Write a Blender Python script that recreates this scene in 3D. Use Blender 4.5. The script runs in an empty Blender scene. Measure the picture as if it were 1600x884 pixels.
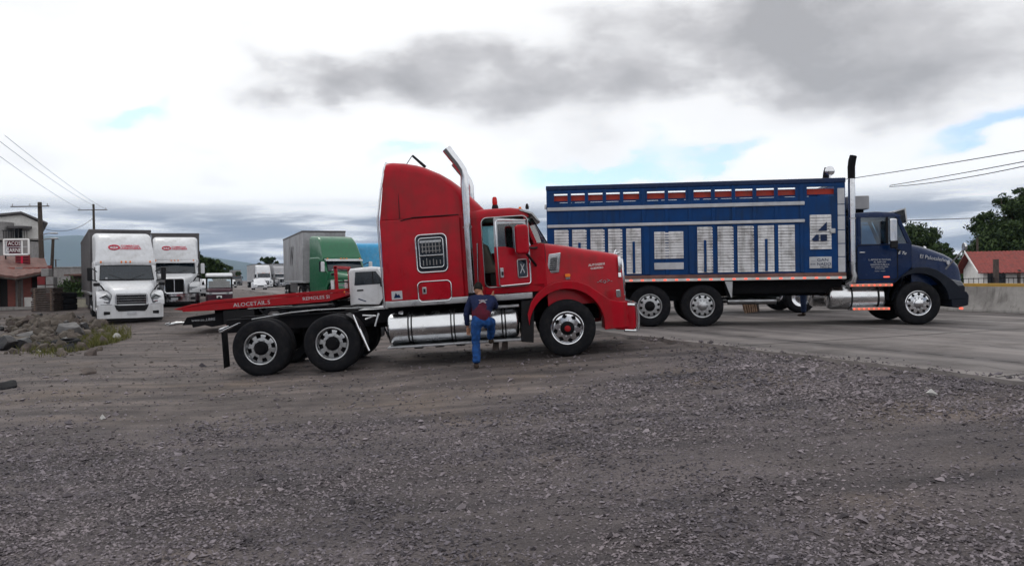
import bpy, bmesh, math, random
import numpy as np
from math import sin, cos, pi, radians, sqrt, atan2, atan
from mathutils import Vector, Matrix, Euler

scene = bpy.context.scene
COL = scene.collection
random.seed(7)
rng = np.random.default_rng(7)

# ------------------------------------------------------------------ camera
cd = bpy.data.cameras.new('camera')
cam = bpy.data.objects.new('camera', cd); COL.objects.link(cam)
cd.sensor_width = 36.0; cd.lens = 28.125; cd.clip_start = 0.1; cd.clip_end = 20000
cam.matrix_world = Matrix.Translation((0, 0, 1.66)) @ Matrix.Rotation(radians(90 - 0.5), 4, 'X') @ Matrix.Rotation(radians(-0.9), 4, 'Z')
scene.camera = cam

# ------------------------------------------------------------------ world: cloudy sky over a Nishita sky
SUN_AZ, SUN_EL = radians(-38), radians(50)        # azimuth from +Y towards +X
SKY_STRENGTH = 0.1
wd = bpy.data.worlds.new('World'); scene.world = wd; wd.use_nodes = True; wd.cycles.sampling_method = 'MANUAL'; wd.cycles.sample_map_resolution = 512
nt = wd.node_tree; nt.nodes.clear()
def nn(tree, typ, **kw):
    n = tree.nodes.new(typ)
    for k, v in kw.items():
        if k[0] == 'i' and k[1:].isdigit(): n.inputs[int(k[1:])].default_value = v
        else: setattr(n, k, v)
    return n
def wire(tree, a, b): tree.links.new(a, b)
def mth(tree, op, a, b=None, c=None, clamp=False):
    n = tree.nodes.new('ShaderNodeMath'); n.operation = op; n.use_clamp = clamp
    for i, s in enumerate((a, b, c)):
        if s is None: continue
        if isinstance(s, (int, float)): n.inputs[i].default_value = s
        else: tree.links.new(s, n.inputs[i])
    return n.outputs[0]
def build_sky():
    W = lambda a, b: nt.links.new(a, b)
    M = lambda *a, **k: mth(nt, *a, **k)
    tc = nn(nt, 'ShaderNodeTexCoord'); sp = nn(nt, 'ShaderNodeSeparateXYZ'); W(tc.outputs['Generated'], sp.inputs[0])
    x, y, z = sp.outputs
    hyp = M('SQRT', M('ADD', M('MULTIPLY', x, x), M('MULTIPLY', y, y)))
    az = M('ARCTAN2', x, y); el = M('ARCTAN2', z, hyp)
    zz = M('ADD', M('MAXIMUM', z, 0.0), 0.10)
    pl = nn(nt, 'ShaderNodeCombineXYZ'); W(M('DIVIDE', x, zz), pl.inputs[0]); W(M('DIVIDE', y, zz), pl.inputs[1])
    n1 = nn(nt, 'ShaderNodeTexNoise'); n1.inputs['Scale'].default_value = 1.1; n1.inputs['Detail'].default_value = 7; n1.inputs['Roughness'].default_value = .55
    W(pl.outputs[0], n1.inputs['Vector'])
    uv = nn(nt, 'ShaderNodeCombineXYZ'); W(az, uv.inputs[0]); W(el, uv.inputs[1])
    n2 = nn(nt, 'ShaderNodeTexNoise'); n2.inputs['Scale'].default_value = 7.0; n2.inputs['Detail'].default_value = 8; n2.inputs['Roughness'].default_value = .5
    mp = nn(nt, 'ShaderNodeMapping'); mp.inputs['Scale'].default_value = (1, 1.9, 1); mp.inputs['Location'].default_value = (3.3, 1.2, 0); W(uv.outputs[0], mp.inputs[0]); W(mp.outputs[0], n2.inputs['Vector'])
    sub = nn(nt, 'ShaderNodeVectorMath', operation='SUBTRACT'); W(n2.outputs['Color'], sub.inputs[0]); sub.inputs[1].default_value = (.5, .5, .5)
    mul = nn(nt, 'ShaderNodeVectorMath', operation='MULTIPLY'); W(sub.outputs[0], mul.inputs[0]); mul.inputs[1].default_value = (.20, .13, 0)
    add = nn(nt, 'ShaderNodeVectorMath', operation='ADD'); W(uv.outputs[0], add.inputs[0]); W(mul.outputs[0], add.inputs[1])
    def ell(a, e, ra, re, amp, rot=0, soft=.75):       # a soft cloud bank: degrees of azimuth, elevation and their half sizes
        m = nn(nt, 'ShaderNodeMapping', vector_type='TEXTURE')
        m.inputs['Location'].default_value = (radians(a), radians(e), 0); m.inputs['Rotation'].default_value = (0, 0, radians(rot))
        m.inputs['Scale'].default_value = (radians(ra), radians(re), 1); W(add.outputs[0], m.inputs[0])
        g = nn(nt, 'ShaderNodeTexGradient', gradient_type='SPHERICAL'); W(m.outputs[0], g.inputs[0])
        r = nn(nt, 'ShaderNodeMapRange', interpolation_type='SMOOTHSTEP'); W(g.outputs[1], r.inputs[0])
        r.inputs[1].default_value = 0; r.inputs[2].default_value = soft; r.inputs[3].default_value = 0; r.inputs[4].default_value = amp
        return r.outputs[0]
    def total(parts):
        t = parts[0]
        for p in parts[1:]: t = M('ADD', t, p)
        return t
    grey = total([
        ell(-14.9, 13.8, 6.6, 4.0, .66), ell(-10.0, 13.2, 7.5, 3.4, .30), ell(-3.5, 14.0, 10, 5.0, .62, 3), ell(4, 12.0, 11, 4.6, .30),
        ell(13, 15.6, 18, 5.6, .58, 3), ell(25, 14.6, 17, 6.4, .52, 2), ell(31, 11.5, 15, 6.0, .25), ell(17, 11.0, 22, 4.6, .22), ell(22, 20, 30, 4.0, .25),
        ell(-33, 17.5, 8, 3.5, .30), ell(-33.5, 7.5, 7, 2.0, .25), ell(-20.5, 7.4, 2.6, .9, .18),
        ell(42, 3.2, 14, 2.2, .4)])
    # low streaky stratus
    ns = nn(nt, 'ShaderNodeTexNoise'); ns.inputs['Scale'].default_value = 1.0; ns.inputs['Detail'].default_value = 6; ns.inputs['Roughness'].default_value = .55
    ms = nn(nt, 'ShaderNodeMapping'); ms.inputs['Scale'].default_value = (4.5, 38, 1); ms.inputs['Location'].default_value = (1.7, .65, 0); W(uv.outputs[0], ms.inputs[0]); W(ms.outputs[0], ns.inputs['Vector'])
    band = nn(nt, 'ShaderNodeMapRange', interpolation_type='SMOOTHSTEP'); W(el, band.inputs[0])
    band.inputs[1].default_value = radians(5.9); band.inputs[2].default_value = radians(3.7); band.inputs[3].default_value = 0; band.inputs[4].default_value = 1
    st = nn(nt, 'ShaderNodeMapRange', interpolation_type='SMOOTHSTEP'); W(ns.outputs[0], st.inputs[0])
    st.inputs[1].default_value = .36; st.inputs[2].default_value = .56; st.inputs[3].default_value = .1; st.inputs[4].default_value = .95
    low = M('MULTIPLY', band.outputs[0], st.outputs[0])
    # clouds everywhere: broad noise, plus texture inside the grey banks
    gen = nn(nt, 'ShaderNodeMapRange', interpolation_type='SMOOTHSTEP'); W(n1.outputs[0], gen.inputs[0])
    gen.inputs[1].default_value = .52; gen.inputs[2].default_value = .75; gen.inputs[3].default_value = 0; gen.inputs[4].default_value = .10
    n4 = nn(nt, 'ShaderNodeTexNoise'); n4.inputs['Scale'].default_value = 13.0; n4.inputs['Detail'].default_value = 9; n4.inputs['Roughness'].default_value = .62
    m4 = nn(nt, 'ShaderNodeMapping'); m4.inputs['Scale'].default_value = (1, 2.0, 1); m4.inputs['Location'].default_value = (.4, 5.1, 0); W(uv.outputs[0], m4.inputs[0]); W(m4.outputs[0], n4.inputs['Vector'])
    tex = M('ADD', M('MULTIPLY', M('SUBTRACT', n2.outputs[0], .5), .95), M('MULTIPLY', M('SUBTRACT', n4.outputs[0], .5), .8))
    g2 = M('MULTIPLY', grey, M('ADD', 1.0, tex))
    dark = M('MINIMUM', M('ADD', M('ADD', g2, gen.outputs[0]), M('MULTIPLY', low, .85)), 1.0, clamp=True)
    # radiance of the cloud deck in units of the finished picture, divided by the background strength
    k = 1 / SKY_STRENGTH
    cr = nn(nt, 'ShaderNodeValToRGB'); W(dark, cr.inputs[0])
    e = cr.color_ramp.elements
    e[0].position = 0; e[0].color = (1.30, 1.31, 1.32, 1); e[1].position = 1; e[1].color = (.50, .495, .51, 1)
    q = e.new(.35); q.color = (1.14, 1.14, 1.15, 1); q = e.new(.7); q.color = (.70, .69, .705, 1)
    lowc = nn(nt, 'ShaderNodeMix', data_type='RGBA', blend_type='MIX'); W(cr.outputs[0], lowc.inputs[6]); lowc.inputs[7].default_value = (.27, .33, .44, 1)
    W(M('MULTIPLY', low, .88), lowc.inputs[0])
    sc = nn(nt, 'ShaderNodeVectorMath', operation='SCALE'); W(lowc.outputs[2], sc.inputs[0]); sc.inputs['Scale'].default_value = k
    sky = nn(nt, 'ShaderNodeTexSky', sky_type='NISHITA'); sky.sun_disc = False
    sky.sun_elevation = SUN_EL; sky.sun_rotation = SUN_AZ; sky.air_density = 1.0; sky.dust_density = 1.2; sky.ozone_density = 1.5; sky.altitude = 2100
    brt = nn(nt, 'ShaderNodeVectorMath', operation='SCALE'); W(sky.outputs[0], brt.inputs[0]); brt.inputs['Scale'].default_value = 2.2
    gap = total([ell(-24.5, 10.6, 3.0, .8, .7), ell(6.5, 8.0, 6.4, 1.1, .9, 4), ell(14.5, 8.1, 4.5, .9, .8), ell(31.5, 8.3, 5.5, 1.0, .9, 6), ell(-7.3, 8.0, 3.0, .7, .6)])
    n3 = nn(nt, 'ShaderNodeMapRange', interpolation_type='SMOOTHSTEP'); W(n1.outputs[0], n3.inputs[0])
    n3.inputs[1].default_value = .34; n3.inputs[2].default_value = .22; n3.inputs[3].default_value = 0; n3.inputs[4].default_value = .5
    gp = M('MINIMUM', M('ADD', M('MULTIPLY', gap, M('SUBTRACT', 1.0, M('MULTIPLY', dark, .6))), M('MULTIPLY', n3.outputs[0], .5)), .85, clamp=True)
    mix = nn(nt, 'ShaderNodeMix', data_type='RGBA'); W(gp, mix.inputs[0]); W(sc.outputs[0], mix.inputs[6]); W(brt.outputs[0], mix.inputs[7])
    bg = nn(nt, 'ShaderNodeBackground'); W(mix.outputs[2], bg.inputs[0]); bg.inputs[1].default_value = SKY_STRENGTH
    out = nn(nt, 'ShaderNodeOutputWorld'); W(bg.outputs[0], out.inputs[0])
build_sky()

sl = bpy.data.lights.new('sun', 'SUN'); sl.energy = 0.8; sl.angle = radians(14); sl.color = (1, .96, .9)
sun = bpy.data.objects.new('sun', sl); COL.objects.link(sun)
sdir = Vector((sin(SUN_AZ) * cos(SUN_EL), cos(SUN_AZ) * cos(SUN_EL), sin(SUN_EL)))
sun.rotation_euler = sdir.to_track_quat('Z', 'Y').to_euler()
vs = scene.view_settings
vs.view_transform = 'Standard'; vs.look = 'None'; vs.gamma = 1; vs.use_curve_mapping = False; vs.exposure = -0.15

# ------------------------------------------------------------------ materials
MT = {}
def mat(name, col, rough=.5, metal=0., var=.12, scale=5., bump=0., bscale=60., dirt=None, damt=.35, dscale=3., coat=0., emis=None, spec=None, streak=0):
    if spec is None: spec = .5 if (metal or rough < .2) else .3 if rough < .4 else .16
    m = bpy.data.materials.new(name); m.use_nodes = True; t = m.node_tree; b = t.nodes['Principled BSDF']
    tc = nn(t, 'ShaderNodeTexCoord')
    n = nn(t, 'ShaderNodeTexNoise'); n.inputs['Scale'].default_value = scale; n.inputs['Detail'].default_value = 6; wire(t, tc.outputs['Object'], n.inputs['Vector'])
    r = nn(t, 'ShaderNodeValToRGB'); wire(t, n.outputs[0], r.inputs[0])
    r.color_ramp.elements[0].position = .3; r.color_ramp.elements[1].position = .7
    r.color_ramp.elements[0].color = tuple(c * (1 - var) for c in col) + (1,); r.color_ramp.elements[1].color = tuple(min(1, c * (1 + var)) for c in col) + (1,)
    src = r.outputs[0]
    rr = nn(t, 'ShaderNodeMapRange'); wire(t, n.outputs[0], rr.inputs[0]); rr.inputs[1].default_value = .3; rr.inputs[2].default_value = .7
    rr.inputs[3].default_value = max(0.02, rough * .8); rr.inputs[4].default_value = min(1, rough * 1.25 + .02)
    rsrc = rr.outputs[0]
    if dirt:
        n2 = nn(t, 'ShaderNodeTexNoise'); n2.inputs['Scale'].default_value = dscale; n2.inputs['Detail'].default_value = 9; n2.inputs['Roughness'].default_value = .68; wire(t, tc.outputs['Object'], n2.inputs['Vector'])
        q = nn(t, 'ShaderNodeMapRange', interpolation_type='SMOOTHSTEP'); wire(t, n2.outputs[0], q.inputs[0]); q.inputs[1].default_value = .42; q.inputs[2].default_value = .72; q.inputs[4].default_value = damt
        fac = q.outputs[0]
        if streak:                                # runs of dirt washed down the panel
            ms = nn(t, 'ShaderNodeMapping'); ms.inputs['Scale'].default_value = (9, 9, .55); wire(t, tc.outputs['Object'], ms.inputs[0])
            n3 = nn(t, 'ShaderNodeTexNoise'); n3.inputs['Scale'].default_value = 1.; n3.inputs['Detail'].default_value = 6; wire(t, ms.outputs[0], n3.inputs['Vector'])
            h = nn(t, 'ShaderNodeMapRange', interpolation_type='SMOOTHSTEP'); wire(t, n3.outputs[0], h.inputs[0]); h.inputs[1].default_value = .5; h.inputs[2].default_value = .75; h.inputs[3].default_value = 0; h.inputs[4].default_value = streak
            fac = mth(t, 'ADD', fac, h.outputs[0], clamp=True)
        mx = nn(t, 'ShaderNodeMix', data_type='RGBA'); wire(t, fac, mx.inputs[0]); wire(t, src, mx.inputs[6]); mx.inputs[7].default_value = tuple(dirt) + (1,)
        src = mx.outputs[2]
        rsrc = mth(t, 'ADD', rsrc, mth(t, 'MULTIPLY', fac, .4), clamp=True)
    wire(t, src, b.inputs['Base Color']); wire(t, rsrc, b.inputs['Roughness'])
    b.inputs['Metallic'].default_value = metal; b.inputs['Coat Weight'].default_value = coat; b.inputs['Coat Roughness'].default_value = .12; b.inputs['Specular IOR Level'].default_value = spec
    if bump:
        nb = nn(t, 'ShaderNodeTexNoise'); nb.inputs['Scale'].default_value = bscale; nb.inputs['Detail'].default_value = 5; wire(t, tc.outputs['Object'], nb.inputs['Vector'])
        bp = nn(t, 'ShaderNodeBump'); bp.inputs['Strength'].default_value = bump; bp.inputs['Distance'].default_value = .02; wire(t, nb.outputs[0], bp.inputs['Height']); wire(t, bp.outputs[0], b.inputs['Normal'])
    if emis:
        b.inputs['Emission Color'].default_value = tuple(emis[:3]) + (1,); b.inputs['Emission Strength'].default_value = emis[3]
    MT[name] = m; return m
DUST = (.16, .14, .125)
mat('red_paint', (.355, .002, .012), .30, spec=.12, dirt=(.15, .022, .022), damt=.5, dscale=1.6, coat=.15, streak=.4, bump=.06, bscale=3)
mat('red_dull', (.30, .006, .012), .5, dirt=(.13, .03, .03), damt=.4)
mat('red_panel', (.42, .05, .035), .6, dirt=(.2, .1, .08), damt=.5)
mat('blue_paint', (.003, .038, .145), .42, spec=.1, dirt=(.014, .032, .075), damt=.6, streak=.5, dscale=1.3, coat=.05, bump=.1, bscale=4)
mat('blue_cab', (.002, .015, .062), .22, spec=.18, dirt=(.02, .02, .03), damt=.35, dscale=1.5, coat=.1)
mat('slat_white', (.60, .60, .62), .55, dirt=(.20, .19, .19), damt=.7, dscale=4.5, bump=.1, streak=.5)
mat('white_paint', (.56, .57, .60), .35, var=.05, dirt=(.30, .29, .28), damt=.45, dscale=1.2, coat=.2, streak=.25)
mat('trailer_grey', (.34, .34, .36), .5, dirt=(.20, .195, .20), damt=.6, dscale=.7, streak=.5)
mat('trailer_dark', (.085, .08, .085), .55, dirt=(.16, .15, .15), damt=.5, dscale=.8, streak=.4)
mat('fender_dark', (.007, .010, .018), .45, dirt=(.03, .03, .034), damt=.5); mat('green_paint', (.003, .105, .042), .35, dirt=(.02, .09, .05), damt=.4, coat=.4)
mat('cyan_paint', (.02, .27, .52), .35, dirt=(.2, .3, .35), damt=.35, coat=.3)
mat('chrome', (.62, .63, .66), .08, 1., var=.04, dirt=(.3, .28, .27), damt=.35, dscale=5)
mat('steel', (.44, .45, .47), .30, 1., var=.1, dirt=(.2, .19, .18), damt=.5, dscale=6)
mat('alu_tank', (.62, .63, .65), .17, 1., var=.05, dirt=(.3, .28, .27), damt=.25, dscale=2.5, bump=.03, bscale=6)
mat('rubber', (.009, .0095, .012), .85, spec=.1, dirt=(.035, .032, .032), damt=.5, dscale=7, bump=.15, bscale=30)
mat('black_frame', (.005, .005, .007), .7, spec=.1, dirt=(.022, .02, .02), damt=.5, dscale=5)
mat('black_plastic', (.009, .009, .011), .5, dirt=(.03, .028, .028), damt=.3)
mat('interior', (.03, .028, .028), .8)
mat('seat_fabric', (.12, .10, .085), .9)
mat('dark_glass', (.006, .012, .020), .06, dirt=(.05, .055, .06), damt=.2, dscale=2, spec=.5)
mat('amber', (.75, .2, .02), .3)
mat('red_lens', (.5, .01, .01), .25)
mat('lit_red', (.5, .03, .02), .3, emis=(1, .16, .10, 1.3))
mat('lit_amber', (.55, .25, .18), .4, emis=(1, .25, .12, .12))
mat('reflect_white', (.6, .59, .58), .4, dirt=(.3, .28, .26), damt=.4); mat('worn_paint', (.27, .26, .25), .7, dirt=(.16, .15, .145), damt=.8, dscale=6)
mat('lamp_glass', (.14, .15, .17), .12, spec=.8, dirt=(.05, .05, .05), damt=.6, dscale=9)
mat('sign_white', (.8, .8, .8), .5, var=.05)
mat('sign_red', (.5, .015, .05), .5, var=.05)
mat('sign_grey', (.42, .43, .46), .5)
mat('jeans', (.013, .055, .185), .9, var=.45, scale=14, bump=.3, bscale=25)
mat('jeans_dark', (.015, .025, .06), .9, var=.3, scale=14)
mat('navy_cloth', (.012, .018, .055), .9, var=.25, scale=12, bump=.3, bscale=18)
mat('maroon_cloth', (.075, .010, .022), .9, var=.25, scale=12, bump=.3, bscale=18)
mat('skin', (.38, .19, .12), .55)
mat('hair', (.012, .010, .009), .7, bump=.5, bscale=90)
mat('boot', (.035, .024, .018), .6)
mat('wood', (.30, .20, .14), .8, var=.35, scale=9)
mat('wood_dark', (.075, .06, .055), .85, var=.4, scale=7)
mat('pole_wood', (.07, .058, .05), .85, var=.3, scale=6)
mat('wire', (.05, .05, .055), .6)
mat('concrete', (.30, .285, .275), .85, dirt=(.13, .12, .115), damt=.6, dscale=1.1, streak=.6, bump=.2, bscale=25)
mat('yellow_paint', (.40, .24, .05), .6, dirt=(.25, .18, .1), damt=.5)
mat('brick_pink', (.28, .10, .085), .85, dirt=(.17, .09, .08), damt=.5, dscale=1)
mat('red_wall', (.19, .03, .034), .8, dirt=(.13, .05, .045), damt=.5)
mat('roof_rust', (.16, .085, .075), .7, var=.3, dirt=(.10, .07, .065), damt=.6)
mat('roof_red', (.21, .05, .044), .7, var=.3, dirt=(.13, .07, .065), damt=.5)
mat('wall_white', (.62, .61, .60), .85, dirt=(.35, .33, .31), damt=.5, dscale=.6)
mat('wall_grey', (.26, .25, .25), .9, var=.2, dirt=(.15, .14, .14), damt=.6, dscale=.5)
mat('wall_cream', (.55, .52, .42), .85, dirt=(.3, .28, .24), damt=.4)
mat('rock', (.11, .092, .08), .9, var=.35, dirt=(.055, .048, .044), damt=.8, dscale=3, bump=.5, bscale=12)
mat('bag_black', (.02, .02, .024), .4, bump=.6, bscale=14, dirt=(.1, .09, .085), damt=.5)
mat('bag_grey', (.10, .097, .10), .6, bump=.6, bscale=10, dirt=(.09, .08, .075), damt=.6)
mat('paper', (.42, .41, .40), .7)
mat('bark', (.06, .048, .038), .9, var=.3, bump=.5, bscale=20)
mat('dirt_brown', (.085, .072, .062), .95, var=.25, scale=8, bump=.4, bscale=30)
def leaf_mat(name, a, b):
    m = bpy.data.materials.new(name); m.use_nodes = True; t = m.node_tree; p = t.nodes['Principled BSDF']
    g = nn(t, 'ShaderNodeNewGeometry'); r = nn(t, 'ShaderNodeValToRGB'); wire(t, g.outputs['Random Per Island'], r.inputs[0])
    r.color_ramp.elements[0].color = a + (1,); r.color_ramp.elements[1].color = b + (1,)
    wire(t, r.outputs[0], p.inputs['Base Color']); p.inputs['Roughness'].default_value = .7; p.inputs['Specular IOR Level'].default_value = .2
    p.inputs['Transmission Weight'].default_value = 0
    MT[name] = m
leaf_mat('leaf_dark', (.010, .024, .010), (.06, .095, .028))
leaf_mat('leaf_mid', (.02, .04, .015), (.06, .10, .03))
leaf_mat('grass', (.05, .06, .015), (.15, .14, .045))
leaf_mat('clod', (.055, .047, .043), (.15, .13, .12))
leaf_mat('stone', (.036, .032, .036), (.225, .203, .220))
def patchy_stone():                                   # broad dusty-brown and blue-grey patches over the chippings
    t = MT['stone'].node_tree; p = t.nodes['Principled BSDF']; src = p.inputs['Base Color'].links[0].from_socket
    tc = nn(t, 'ShaderNodeTexCoord'); n = nn(t, 'ShaderNodeTexNoise'); n.inputs['Scale'].default_value = .55; n.inputs['Detail'].default_value = 6; n.inputs['Roughness'].default_value = .62; wire(t, tc.outputs['Object'], n.inputs['Vector'])
    r = nn(t, 'ShaderNodeValToRGB'); wire(t, n.outputs[0], r.inputs[0]); e = r.color_ramp.elements
    e[0].position = .34; e[0].color = (.55, .55, .60, 1); e[1].position = .68; e[1].color = (1.20, 1.13, 1.10, 1); q = e.new(.5); q.color = (1, .96, .97, 1)
    x = nn(t, 'ShaderNodeMix', data_type='RGBA', blend_type='MULTIPLY'); x.inputs[0].default_value = 1; wire(t, src, x.inputs[6]); wire(t, r.outputs[0], x.inputs[7]); wire(t, x.outputs[2], p.inputs['Base Color'])
patchy_stone()
def glass_mat(name, tint, refl):
    m = bpy.data.materials.new(name); m.use_nodes = True; t = m.node_tree; t.nodes.clear()
    o = nn(t, 'ShaderNodeOutputMaterial'); tr = nn(t, 'ShaderNodeBsdfTransparent'); tr.inputs[0].default_value = tint + (1,)
    gl = nn(t, 'ShaderNodeBsdfGlossy'); gl.inputs['Roughness'].default_value = .04; fr = nn(t, 'ShaderNodeFresnel'); fr.inputs[0].default_value = 1.5
    tc = nn(t, 'ShaderNodeTexCoord'); no = nn(t, 'ShaderNodeTexNoise'); no.inputs['Scale'].default_value = 4; wire(t, tc.outputs['Object'], no.inputs['Vector'])
    mx = nn(t, 'ShaderNodeMixShader'); wire(t, mth(t, 'ADD', mth(t, 'ADD', fr.outputs[0], refl), mth(t, 'MULTIPLY', no.outputs[0], .06), clamp=True), mx.inputs[0])
    wire(t, tr.outputs[0], mx.inputs[1]); wire(t, gl.outputs[0], mx.inputs[2]); wire(t, mx.outputs[0], o.inputs[0]); MT[name] = m
glass_mat('glass', (.45, .62, .60), .06)
glass_mat('glass_blue', (.42, .58, .68), .08)

# ------------------------------------------------------------------ mesh helpers
def mk(name, verts, faces, m, parent=None, smooth=38, bevel=0., seg=2, recalc=True):
    me = bpy.data.meshes.new(name)
    if bevel or recalc:
        bm = bmesh.new()
        vs_ = [bm.verts.new(v) for v in verts]
        for f in faces:
            try: bm.faces.new([vs_[i] for i in f])
            except ValueError: pass
        bmesh.ops.remove_doubles(bm, verts=bm.verts, dist=1e-5)
        bmesh.ops.recalc_face_normals(bm, faces=bm.faces)
        if bevel:
            es = [e for e in bm.edges if len(e.link_faces) == 2 and e.calc_face_angle(0) > radians(28)]
            bmesh.ops.bevel(bm, geom=es, offset=bevel, segments=seg, profile=.5, affect='EDGES', clamp_overlap=True)
        bm.to_mesh(me); bm.free()
    else:
        me.from_pydata(verts, [], faces)
    me.materials.append(MT[m] if isinstance(m, str) else m)
    me.polygons.foreach_set('use_smooth', [bool(smooth)] * len(me.polygons))
    if smooth: me.set_sharp_from_angle(angle=radians(smooth))
    o = bpy.data.objects.new(name, me); COL.objects.link(o)
    if parent is not None: o.parent = parent
    if bevel and seg > 1:
        w = o.modifiers.new('wn', 'WEIGHTED_NORMAL'); w.keep_sharp = True
    return o
class G:                                     # collects shapes for ONE mesh
    def __init__(s): s.v = []; s.f = []
    def add(s, vf):
        n = len(s.v); s.v += [tuple(p) for p in vf[0]]; s.f += [tuple(i + n for i in f) for f in vf[1]]; return s
    def box(s, *a): return s.add(box(*a))
    def tube(s, *a, **k): return s.add(tube(*a, **k))
    def prism(s, *a): return s.add(prism(*a))
    def lathe(s, *a, **k): return s.add(lathe(*a, **k))
    def mk(s, name, m, parent=None, **k): return mk(name, s.v, s.f, m, parent, **k)
def box(x0, x1, y0, y1, z0, z1):
    v = [(x, y, z) for x in (x0, x1) for y in (y0, y1) for z in (z0, z1)]
    return v, [(0, 1, 3, 2), (4, 6, 7, 5), (0, 4, 5, 1), (2, 3, 7, 6), (0, 2, 6, 4), (1, 5, 7, 3)]
def prism(pr, y0, y1):                       # (x,z) outline pushed along y
    n = len(pr); v = [(x, y0, z) for x, z in pr] + [(x, y1, z) for x, z in pr]
    return v, [tuple(range(n)), tuple(range(2 * n - 1, n - 1, -1))] + [(i, (i + 1) % n, n + (i + 1) % n, n + i) for i in range(n)]
def xprism(pr, x0, x1):                      # (y,z) outline pushed along x
    v, f = prism(pr, x0, x1); return [(b, a, c) for a, b, c in v], f
def zprism(pr, z0, z1):                      # (x,y) outline pushed along z
    v, f = prism(pr, z0, z1); return [(a, c, b) for a, b, c in v], f
def tube(pts, r, n=8, cap=True):
    pts = [Vector(p) for p in pts]; R = r if isinstance(r, (list, tuple)) else [r] * len(pts)
    v = []; f = []; up = None
    for i, p in enumerate(pts):
        d = (pts[min(i + 1, len(pts) - 1)] - pts[max(i - 1, 0)]).normalized()
        if up is None: up = d.orthogonal().normalized()
        else: up = (up - d * up.dot(d)).normalized()
        s = d.cross(up)
        for k in range(n):
            a = 2 * pi * k / n; v.append(tuple(p + (up * cos(a) + s * sin(a)) * R[i]))
    for i in range(len(pts) - 1):
        for k in range(n): f.append((i * n + k, i * n + (k + 1) % n, (i + 1) * n + (k + 1) % n, (i + 1) * n + k))
    if cap: f.append(tuple(range(n - 1, -1, -1))); f.append(tuple((len(pts) - 1) * n + k for k in range(n)))
    return v, f
def lathe(pr, c=(0, 0, 0), axis='y', n=32, a0=0, a1=2 * pi):      # profile of (radius, along-axis)
    full = abs(a1 - a0 - 2 * pi) < 1e-6; m = n if full else n + 1; v = []; f = []
    for k in range(m):
        a = a0 + (a1 - a0) * k / n; ca, sa = cos(a), sin(a)
        for r, t in pr:
            p = {'y': (r * ca, t, r * sa), 'x': (t, r * ca, r * sa), 'z': (r * ca, r * sa, t)}[axis]
            v.append((p[0] + c[0], p[1] + c[1], p[2] + c[2]))
    q = len(pr)
    for k in range(n):
        k2 = (k + 1) % m
        for j in range(q - 1): f.append((k * q + j, k * q + j + 1, k2 * q + j + 1, k2 * q + j))
    return v, f
def loft(secs, cap=True):
    n = len(secs[0]); v = [p for s in secs for p in s]; f = []
    for i in range(len(secs) - 1):
        for k in range(n): f.append((i * n + k, i * n + (k + 1) % n, (i + 1) * n + (k + 1) % n, (i + 1) * n + k))
    if cap: f.append(tuple(range(n))); f.append(tuple(range(len(v) - 1, len(v) - n - 1, -1)))
    return v, f
def rsec(x, w, zb, zt, r, n=5, lean=0., wb=None):     # arch-shaped section across the vehicle: half width w, rounded upper corners
    wb = w if wb is None else wb; r = min(r, w * .95, (zt - zb) * .95); p = [(x, wb, zb)]
    for k in range(n + 1):
        a = pi / 2 * k / n; p.append((x + lean * (zt - zb), w - r + r * cos(a), zt - r + r * sin(a)))
    for k in range(n, -1, -1):
        a = pi / 2 * k / n; p.append((x + lean * (zt - zb), -(w - r + r * cos(a)), zt - r + r * sin(a)))
    p.append((x, -wb, zb)); return [(a + 0, b, c) for a, b, c in p]
def rrect(cx, cz, w, h, r, n=4):                      # rounded rectangle outline (x,z)
    p = []
    for sx, sz, a0 in ((1, 1, 0), (-1, 1, pi / 2), (-1, -1, pi), (1, -1, 3 * pi / 2)):
        for k in range(n + 1):
            a = a0 + pi / 2 * k / n; p.append((cx + sx * (w / 2 - r) + r * cos(a), cz + sz * (h / 2 - r) + r * sin(a)))
    return p
def closed_tube(pts, r, n=6):
    pts = [Vector(p) for p in pts]; v = []; f = []; m = len(pts); c = sum(pts, Vector()) / m
    nrm = (pts[0] - c).cross(pts[m // 3] - c).normalized()
    for i, p in enumerate(pts):
        d = (pts[(i + 1) % m] - pts[i - 1]).normalized(); s = d.cross(nrm).normalized()
        for k in range(n):
            a = 2 * pi * k / n; v.append(tuple(p + (nrm * cos(a) + s * sin(a)) * r))
    for i in range(m):
        j = (i + 1) % m
        for k in range(n): f.append((i * n + k, i * n + (k + 1) % n, j * n + (k + 1) % n, j * n + k))
    return v, f
def tag(o, label, cat, group=None):
    o['label'] = label; o['category'] = cat
    if group: o['group'] = group
    return o
def thing(name, label, cat, loc=(0, 0, 0), rot=(0, 0, 0), group=None):
    o = bpy.data.objects.new(name, None); COL.objects.link(o); o.location = loc; o.rotation_euler = rot
    o.empty_display_size = .2
    return tag(o, label, cat, group)
def sub(name, parent, loc=(0, 0, 0), rot=(0, 0, 0)):
    o = bpy.data.objects.new(name, None); COL.objects.link(o); o.parent = parent; o.location = loc; o.rotation_euler = rot; o.empty_display_size = .1
    return o
def copy_tree(o, parent=None):
    c = o.copy(); COL.objects.link(c); c.parent = parent
    for ch in list(o.children): copy_tree(ch, c)
    return c
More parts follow.
